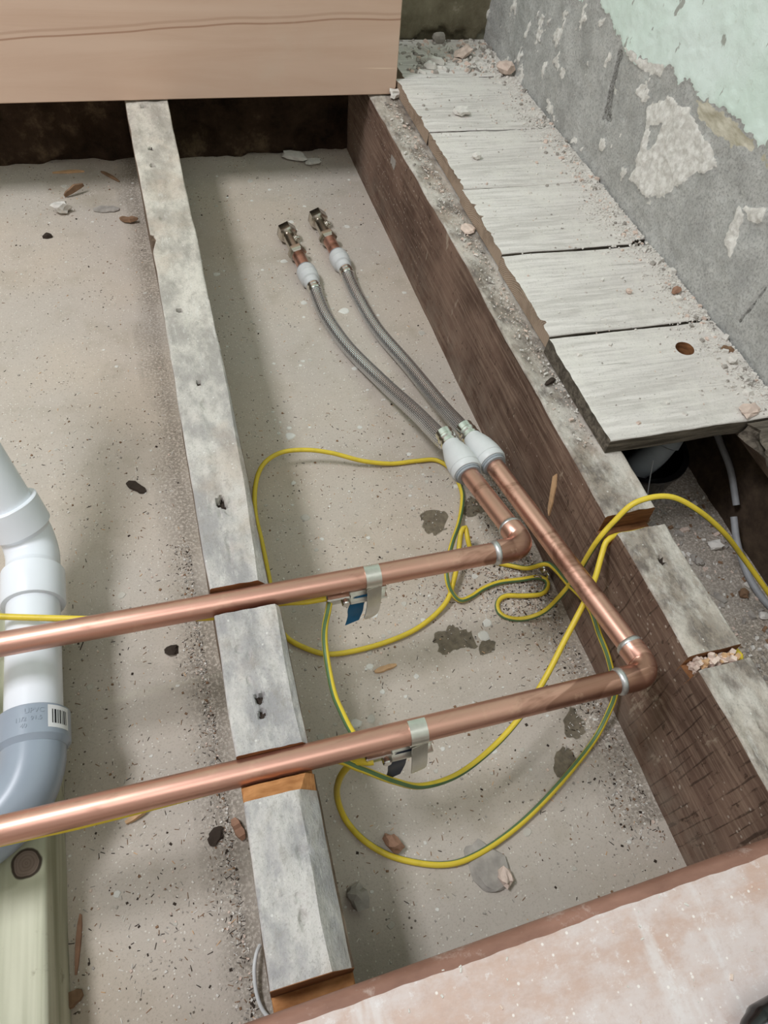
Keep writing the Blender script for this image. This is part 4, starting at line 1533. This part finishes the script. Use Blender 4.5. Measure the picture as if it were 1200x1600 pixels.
tag(tube('grey_cable', catmull([(0.684, 0.60, -0.06), (0.682, 0.545, -0.070), (0.684, 0.505, -0.085), (0.700, 0.470, -0.105), (0.72, 0.44, -0.13)][:3] + [(0.686, 0.470, -0.100), (0.684, 0.43, -0.125)], 0.005), 0.0045, M_cablegrey, segs=12), 'grey cable hanging in the dark void beside the wall', 'cable')
tag(tube('grey_cable', catmull([(0.672, 0.415, -0.128), (0.668, 0.385, -0.145), (0.668, 0.350, -0.160), (0.672, 0.315, -0.1675), (0.680, 0.28, -0.1675)], 0.005), 0.0045, M_cablegrey, segs=12), 'grey cable end lying on the rubble below the broken board stub', 'cable')
tag(tube('thin_wire', catmull([(0.545, 0.47, -0.05), (0.548, 0.45, -0.10), (0.556, 0.43, -0.15), (0.56, 0.42, -0.1712)], 0.005), 0.0008, M_cablegrey, segs=6), 'thin pale wire dangling out of the dark void by the joist', 'wire')


# ------------------------------------------------------------------ single chips that can be pointed at
def lump(name, p, sx, sy, sz, rz, mat, label, cat, seed, rough=0.35, group=None, tilt=0.0):
    import bmesh
    bm = bmesh.new()
    bmesh.ops.create_icosphere(bm, subdivisions=2, radius=1.0)
    V = np.array([v.co[:] for v in bm.verts])
    F = [tuple(v.index for v in f.verts) for f in bm.faces]
    bm.free()
    k = 1 + rough * fbm(V * 1.6 + seed * 3.1, 3, seed)
    V = np.sign(V) * np.abs(V) ** 0.8 * k[:, None] * np.array([sx, sy, sz])
    ct, s_t = math.cos(tilt), math.sin(tilt)
    V = V @ np.array([[ct, 0, s_t], [0, 1, 0], [-s_t, 0, ct]])
    c, s = math.cos(rz), math.sin(rz)
    V = V @ np.array([[c, s, 0], [-s, c, 0], [0, 0, 1]])
    V[:, 2] += p[2] - V[:, 2].min() - 0.0006
    V[:, 0] += p[0]
    V[:, 1] += p[1]
    return tag(mesh(name, V, F, mat, smooth=False), label, cat, group)


def splinter(name, p, L, w, h, rz, mat, label, cat, seed, tilt=0.0, curve=0.0):
    r = np.random.default_rng(seed)
    k = 7
    V, F = [], []
    for i in range(k):
        u = i / (k - 1) * 2 - 1
        taper = 1 - 0.55 * abs(u) ** 3
        ww, hh = w * taper * (0.85 + 0.3 * r.random()), h * taper * (0.8 + 0.4 * r.random())
        jx = 0.06 * L * (r.random() - 0.5)
        for a, b in ((-1, -1), (1, -1), (0.9, 1), (-0.8, 0.9)):
            V.append((u * L / 2 + jx * (1 + 0.4 * a), a * ww / 2 + curve * u * u, b * hh / 2 + hh / 2))
    for i in range(k - 1):
        for q in range(4):
            F.append((i * 4 + q, i * 4 + (q + 1) % 4, i * 4 + 4 + (q + 1) % 4, i * 4 + 4 + q)[::-1])
    F.append((0, 1, 2, 3))
    n = (k - 1) * 4
    F.append((n + 3, n + 2, n + 1, n))
    V = np.array(V)
    ct, s_t = math.cos(tilt), math.sin(tilt)
    V = V @ np.array([[ct, 0, s_t], [0, 1, 0], [-s_t, 0, ct]])
    c, s = math.cos(rz), math.sin(rz)
    V = V @ np.array([[c, s, 0], [-s, c, 0], [0, 0, 1]])
    V[:, 2] += p[2] - V[:, 2].min() + 0.0002
    V[:, 0] += p[0]
    V[:, 1] += p[1]
    return tag(mesh(name, V, F, mat, smooth=False), label, cat)


zf = ZF + 0.0006
splinter('wood_chip', (0.174, 0.330, zf), 0.026, 0.0065, 0.003, 0.12, M_straw, 'flat straw-coloured wood chip on the floor between the two copper pipes', 'chip', 1)
lump('wood_chunk', (0.130, 0.148, zf), 0.007, 0.010, 0.008, 0.5, M_redwood, 'small reddish wood chunk against the near loop of earth cable', 'chip', 2)
lump('rubble_lump', (0.083, 0.112, zf), 0.010, 0.010, 0.008, 0.2, M_stone, 'crumbly grey-pink lump beside the near end of the pale joist', 'rubble', 3, 0.6)
lump('mortar_lump', (0.227, 0.090, zf), 0.006, 0.010, 0.006, 0.2, M_pink, 'pinkish mortar crumb cluster beside the grey mortar patch near the plank', 'rubble', 4, 0.6)
lump('mortar_patch', (0.214, 0.104, ZF - 0.001), 0.017, 0.022, 0.0032, 0.3, M_stone, 'flat grey mortar splash stuck to the floor near the front plank', 'mortar', 5, 0.55)
splinter('wood_chip', (-0.013, 0.199, zf), 0.022, 0.010, 0.006, 1.9, M_redwood, 'reddish-brown wood chip lying against the left side of the pale joist', 'chip', 6, 0.2)
splinter('wood_splinter', (-0.100, 0.238, zf), 0.036, 0.007, 0.005, 0.55, M_straw, 'pale split stick on the floor just below the nearer copper pipe', 'splinter', 7, 0.05, 0.003)
lump('plastic_scrap', (-0.035, 0.198, zf), 0.009, 0.007, 0.0022, 0.6, M_dark, 'dark triangular scrap on the floor left of the pale joist', 'scrap', 8, 0.5)
splinter('bark_flake', (-0.074, 0.648, zf), 0.030, 0.012, 0.003, -0.8, M_dark, 'dark bark flake on open floor above the farther copper pipe', 'flake', 9)
lump('bark_flake', (-0.055, 0.405, zf), 0.007, 0.006, 0.0025, 0.0, M_dark, 'heart-shaped dark flake just below the farther copper pipe', 'flake', 10, 0.5)
splinter('wood_splinter', (-0.163, 0.138, zf), 0.046, 0.0045, 0.003, 1.45, M_redwood, 'long reddish splinter beside the green-tinted timber', 'splinter', 11)
splinter('wood_chip', (-0.170, 0.098, zf), 0.020, 0.012, 0.005, 0.3, M_brown, 'dark curled chip wedged beside the near end of the green-tinted timber', 'chip', 12, 0.1)
splinter('wood_splinter', (-0.135, 1.432, zf), 0.058, 0.006, 0.004, 0.0, M_straw, 'pale stick lying along the foot of the far wall in shade', 'splinter', 13)
splinter('wood_splinter', (-0.062, 1.410, zf), 0.050, 0.005, 0.004, -0.9, M_brown, 'dark diagonal stick in the shade left of the pale joist', 'splinter', 14)
splinter('wood_splinter', (-0.125, 1.355, zf), 0.040, 0.005, 0.010, 0.4, M_brown, 'forked brown twig standing up in the shade under the panel', 'splinter', 15, 0.3)
splinter('paper_flake', (-0.075, 1.300, zf), 0.042, 0.016, 0.003, -0.05, M_stone, 'flat grey flake at the shadow edge left of the pale joist', 'flake', 16)
lump('plaster_flake', (-0.150, 1.300, zf), 0.016, 0.012, 0.010, 0.3, M_plaster, 'crumpled pale plaster curl at the shadow edge far left', 'flake', 17, 0.7)
splinter('bark_flake', (-0.040, 1.255, zf), 0.034, 0.010, 0.006, -0.4, M_brown, 'thin winged brown flake beside the far end of the pale joist', 'flake', 18, 0.15, 0.006)
splinter('wood_chip', (-0.174, 1.225, zf), 0.016, 0.008, 0.006, 0.1, M_dark, 'small dark chip on the bright floor far left', 'chip', 19)
lump('plaster_flake', (0.300, 1.452, zf), 0.022, 0.014, 0.004, -0.5, M_plaster, 'larger pale plaster flake at the foot of the far wall', 'flake', 20, 0.5)
lump('plaster_flake', (0.330, 1.428, zf), 0.018, 0.012, 0.003, 0.2, M_plaster, 'smaller pale plaster flake just in front of the far wall', 'flake', 21, 0.5)
lump('plaster_crumb', (0.214, 1.110, zf), 0.0, 0.0, 0.0, 0, M_plaster, 'x', 'x', 22) if False else None
tag(tube('wire_offcut', catmull([(-0.010, 0.096, ZF + 0.006), (-0.014, 0.090, ZF + 0.010), (-0.018, 0.078, ZF + 0.010), (-0.019, 0.062, ZF + 0.007), (-0.016, 0.048, ZF + 0.004), (-0.008, 0.036, ZF + 0.003)], 0.002), 0.0018, M_white, segs=10), 'bent white wire offcut on the floor by the near end of the pale joist', 'wire')

tag(tube('hair_wire', catmull([(-0.152, 0.470, ZF + 0.001), (-0.1445, 0.462, ZF + 0.004), (-0.144, 0.445, ZF + 0.004), (-0.151, 0.428, ZF + 0.001)], 0.002), 0.0005, M_dark, segs=6), 'thin dark hair-like wire curl on the floor beside the white waste pipe', 'wire')
zb = 0.0220
lump('plaster_chunk', (0.672, 1.352, zb), 0.011, 0.017, 0.012, 0.4, M_pink, 'pink plaster chunk against the wall at a board joint', 'rubble', 31, 0.5)
lump('plaster_shard', (0.615, 1.425, zb), 0.017, 0.012, 0.007, 0.1, M_pink, 'flat pinkish shard on the far floorboard', 'rubble', 32, 0.5, tilt=0.3)
splinter('plaster_roll', (0.553, 1.402, zb), 0.036, 0.012, 0.010, -0.5, M_plaster, 'larger white finger-like plaster roll on the far floorboard', 'rubble', 33)
splinter('plaster_roll', (0.537, 1.382, zb), 0.024, 0.011, 0.009, -0.25, M_plaster, 'smaller white finger-like plaster roll nearest the sanded panel', 'rubble', 34)
lump('stone', (0.589, 1.490, zb), 0.013, 0.010, 0.010, 0.0, M_stone, 'rounded brown stone at the foot of the far wall on the boards', 'stone', 35, 0.2)
lump('plaster_flake', (0.536, 1.205, zb), 0.014, 0.012, 0.006, 0.2, M_plaster, 'white plaster flake on the narrow floorboard', 'flake', 36, 0.4)
lump('rusty_chip', (0.667, 0.690, zb), 0.007, 0.005, 0.004, 0.2, M_redwood, 'rusty orange chip on the clean-grained floorboard', 'chip', 37, 0.5)
splinter('wood_splinter', (0.676, 0.570, zb), 0.017, 0.006, 0.005, -0.5, M_brown, 'brown stick near the wall on the drilled floorboard', 'splinter', 38)
lump('mortar_lump', (0.668, 0.548, zb), 0.007, 0.006, 0.005, 0.2, M_plaster, 'grey-white crumb below the brown stick on the drilled floorboard', 'rubble', 39, 0.4)
lump('mortar_lump', (0.640, 0.466, zb), 0.016, 0.009, 0.003, 0.2, M_pink, 'flat pinkish plaster smear at the overhanging edge of the drilled board', 'rubble', 40, 0.5)
lump('pink_crumb', (0.600, 0.700, zb), 0.0045, 0.0038, 0.003, 0.2, M_pink, 'tiny pink crumb in the middle of the clean-grained floorboard', 'rubble', 41, 0.4)
lump('plaster_crumb', (0.511, 1.060, zb), 0.007, 0.006, 0.005, 0.2, M_plaster, 'single white crumb on the whitest floorboard near its cut end', 'rubble', 43, 0.3)
splinter('bark_flake', (0.444, 0.902, 0.0), 0.020, 0.022, 0.003, 0.3, M_pink, 'curled pale flake on top of the dark joist beside the board ends', 'flake', 42, 0.1)
splinter('bark_flake', (0.4355, 0.575, 0.0), 0.018, 0.006, 0.004, 0.4, M_dark, 'dark splinter on the dark joist top beside the drilled board', 'flake', 44)
lump('plaster_crumb', (0.451, 1.318, 0.0), 0.010, 0.008, 0.006, 0.2, M_plaster, 'white plaster crumb on the dark joist under the panel corner', 'rubble', 45, 0.6)
splinter('wood_splinter', (0.4140, 1.285, -0.030), 0.045, 0.0022, 0.0022, 1.57, M_straw, 'thin pale splinter hanging on the dark joist edge near the panel', 'splinter', 46, 0.6)
for i, (x, y, s, lab) in enumerate(((0.655, 0.400, 0.009, 'largest pale stone on the void floor past the dark joist'), (0.652, 0.324, 0.007, 'round brown pebble on the void floor below the cable hump'), (0.619, 0.381, 0.006, 'small grey stone on the void floor beside the dark joist'),
                                    (0.660, 0.290, 0.006, 'pale chip on the void floor near the right edge of the picture'), (0.578, 0.321, 0.007, 'dark rounded pebble on the void floor close to the dark joist'), (0.600, 0.395, 0.006, 'whitish crumb on the void floor just clear of the joist top'))):
    lump('stone', (x, y, zf), s, s * 0.8, s * 0.6, i, (M_plaster, M_brown, M_stone, M_plaster, M_brown, M_plaster)[i], lab, 'stone', 60 + i, 0.4, 'stones in the void')

# ------------------------------------------------------------------ uncountable grit
def fz(x, y):
    return ZF + float(floor_h(np.array([x]), np.array([y]))[0])


def clear(x, y):
    return not (-0.02 < x < 0.062 or 0.405 < x < 0.482)


MATS = [M_dark, M_brown, M_straw, M_plaster, M_stone, M_pink]
# fine shavings on the floor
B_ = Bits()
N = 0
pts = []
def scatter(n, fx, fy, rad, prob):
    for _ in range(n):
        x = fx + RNG.normal() * rad[0]
        y = fy + RNG.normal() * rad[1]
        pts.append((x, y, prob))
for _ in range(3400):
    pts.append((RNG.uniform(-0.30, 0.41), RNG.uniform(0.03, 1.47) ** 1.0, 0))
for _ in range(2200):
    pts.append((RNG.uniform(-0.30, 0.41), RNG.uniform(0.03, 0.75), 0))
for _ in range(3200):
    pts.append((-0.006 - abs(RNG.normal()) * 0.015, RNG.uniform(0.04, 0.55), 1))
for _ in range(2200):
    pts.append((0.411 - abs(RNG.normal()) * 0.030, RNG.uniform(0.08, 0.60), 1))
scatter(1300, 0.36, 0.40, (0.03, 0.035), 1)
scatter(260, 0.27, 0.42, (0.03, 0.03), 1)
scatter(300, -0.08, 0.17, (0.05, 0.06), 1)
XY = np.array([(a, b) for a, b, _ in pts])
HZ = ZF + floor_h(XY[:, 0], XY[:, 1])
for (x, y, q), z in zip(pts, HZ):
    if not clear(x, y) or y < 0.02 or y > 1.46 or x > 0.41:
        continue
    if -0.265 < x < -0.172 and y < 0.48:
        continue
    u = RNG.random()
    if u < 0.55:      # slivers
        L = 0.0006 + RNG.random() ** 2 * 0.0024
        B_.chip((x, y, z + 0.0003), L, 0.00035, 0.0003, RNG.random() * 6.3, RNG.choice([0, 0, 1, 4, 4, 3] if q else [0, 1, 1, 2, 3, 3, 4]), RNG.normal() * 0.15)
    else:
        s = 0.0004 + RNG.random() ** 2 * 0.0012
        B_.chip((x, y, z + s * 0.3), s, s * RNG.uniform(.5, 1), s * 0.5, RNG.random() * 6.3, RNG.choice([0, 1, 3, 3, 4, 4, 5]))
o = B_.build('floor_grit', MATS)
tag(o, 'fine dark shavings and grit scattered over the sub-floor', 'grit', kind='stuff')

# white paint drips
B_ = Bits()
for _ in range(420):
    x = RNG.uniform(0.07, 0.405) if RNG.random() < 0.78 else RNG.uniform(-0.3, -0.02)
    y = RNG.uniform(0.08, 1.40)
    if -0.265 < x < -0.172 and y < 0.48:
        continue
    if any(math.hypot(x - a, y - b) < c + 0.006 for a, b, c in PATCHES):
        continue
    r = min(0.0070, 0.0012 + RNG.exponential(0.0013))
    B_.disc((x, y, fz(x, y) + 0.0002), r, 0.0003 + r * 0.04, 0 if RNG.random() < 0.5 else 1)
for x, y, r in ((0.139, 0.702, 0.0085), (0.141, 0.717, 0.004), (0.209, 1.107, 0.007), (0.31, 1.21, 0.009), (0.345, 1.20, 0.006), (0.245, 1.225, 0.006), (0.18, 0.40, 0.006), (0.125, 0.276, 0.007), (0.30, 0.345, 0.008), (0.31, 0.36, 0.006), (0.265, 0.875, 0.007), (0.28, 0.96, 0.009), (0.22, 0.99, 0.006)):
    B_.disc((x, y, fz(x, y) + 0.0002), r, 0.0006, 0)
o = B_.build('paint_drips', [M_paint, M_paint2])
tag(o, 'splashes of dried pale paint spotted over the sub-floor', 'paint', kind='stuff')

# plaster crumbs on the boards, thick along the wall
B_ = Bits()
for _ in range(2300):
    y = RNG.uniform(0.456, 1.50)
    u = RNG.random()
    x = 0.688 - abs(RNG.normal()) * 0.035 if u < 0.72 else RNG.uniform(0.462, 0.685)
    if x < 0.462 or (y > 1.35 and x < 0.48) or math.hypot(x - 0.62, y - 0.582) < 0.013:
        continue
    s = min(0.0042, 0.0006 + RNG.exponential(0.0007)) * (1.25 if x > 0.65 else 0.7)
    B_.chip((x, y, 0.0218 + s * 0.35), s, s * RNG.uniform(.5, 1), s * 0.55, RNG.random() * 6.3, RNG.choice([3, 3, 3, 3, 3, 3, 4, 5]), RNG.normal() * 0.2)
for _ in range(220):
    y = RNG.uniform(1.36, 1.5)
    x = RNG.uniform(0.49, 0.685)
    s = RNG.uniform(0.001, 0.0045)
    B_.chip((x, y, 0.0218 + s * 0.35), s * RNG.uniform(1, 2.2), s * 0.7, s * 0.6, RNG.random() * 6.3, RNG.choice([3, 3, 4, 4, 5]), RNG.normal() * 0.2)
for _ in range(5200):
    y = RNG.uniform(0.456, 1.345)
    x = 0.689 - abs(RNG.normal()) * 0.020 * (0.6 + 0.8 * (0.5 + 0.5 * math.sin(y * 23)))
    if x < 0.58 or math.hypot(x - 0.62, y - 0.582) < 0.014 or (0.800 < y < 0.818):
        continue
    s = 0.0004 + RNG.random() ** 2 * 0.0011
    B_.chip((x, y, 0.0218 + s * 0.35), s, s * 0.8, s * 0.6, RNG.random() * 6.3, 3)
o = B_.build('plaster_crumbs', MATS)
tag(o, 'pale plaster crumbs swept along the wall on the floorboards', 'crumbs', kind='stuff')

# dust and crumbs on the dark joist's top strip
B_ = Bits()
for _ in range(900):
    y = RNG.uniform(0.47, 1.31)
    x = 0.450 - abs(RNG.normal()) * 0.017
    if x < 0.416:
        continue
    s = min(0.0021, 0.0004 + RNG.exponential(0.00035))
    B_.chip((x, y, -0.0005 + s * 0.3), s * RNG.uniform(1, 2), s * 0.7, s * 0.5, RNG.random() * 6.3, RNG.choice([3, 3, 3, 4, 5, 5]))
o = B_.build('joist_dust', MATS)
tag(o, 'sawdust and crumbs along the top of the dark joist', 'crumbs', kind='stuff')

# rubble packed in the narrow notch
B_ = Bits()
for _ in range(70):
    x = RNG.uniform(0.423, 0.468)
    y = RNG.uniform(0.1920, 0.2020)
    s = RNG.uniform(0.0014, 0.0036)
    B_.chip((x, y, RNG.uniform(-0.012, -0.003)), s, s * 0.8, s * 0.7, RNG.random() * 6.3, RNG.choice([2, 5, 5, 5]), RNG.normal() * 0.4)
for _ in range(60):
    x = RNG.uniform(0.423, 0.470)
    s = RNG.uniform(0.0015, 0.003)
    B_.chip((x, RNG.uniform(0.192, 0.202), -0.0145), s, s, s, RNG.random() * 6.3, 5)
o = B_.build('notch_rubble', MATS)
tag(o, 'pinkish crumbs packed in the narrow notch of the dark joist', 'crumbs', kind='stuff')

# grit of the void on the right
B_ = Bits()
for _ in range(1300):
    x = RNG.uniform(0.482, 0.69)
    y = RNG.uniform(0.0, 0.50)
    s = min(0.0045, 0.0006 + RNG.exponential(0.0009))
    B_.chip((x, y, ZF + 0.0004 + s * 0.3), s * RNG.uniform(1, 1.8), s * 0.8, s * 0.5, RNG.random() * 6.3, RNG.choice([1, 3, 4, 4, 4, 5]), RNG.normal() * 0.2)
o = B_.build('void_grit', MATS)
tag(o, 'stony grit covering the void floor beyond the dark joist', 'grit', kind='stuff')

# flecks of plaster on the front plank
B_ = Bits()
for _ in range(130):
    x = RNG.uniform(-0.05, 0.45)
    y = RNG.uniform(-0.12, 0.028)
    s = min(0.0016, 0.0004 + RNG.exponential(0.0004))
    B_.chip((x, y, 0.0250 + s * 0.2), s * RNG.uniform(1, 1.8), s * 0.7, s * 0.4, RNG.random() * 6.3, RNG.choice([3, 3, 3, 5]))
o = B_.build('plank_flecks', MATS)
tag(o, 'white plaster flecks on the dusty front plank', 'crumbs', kind='stuff')
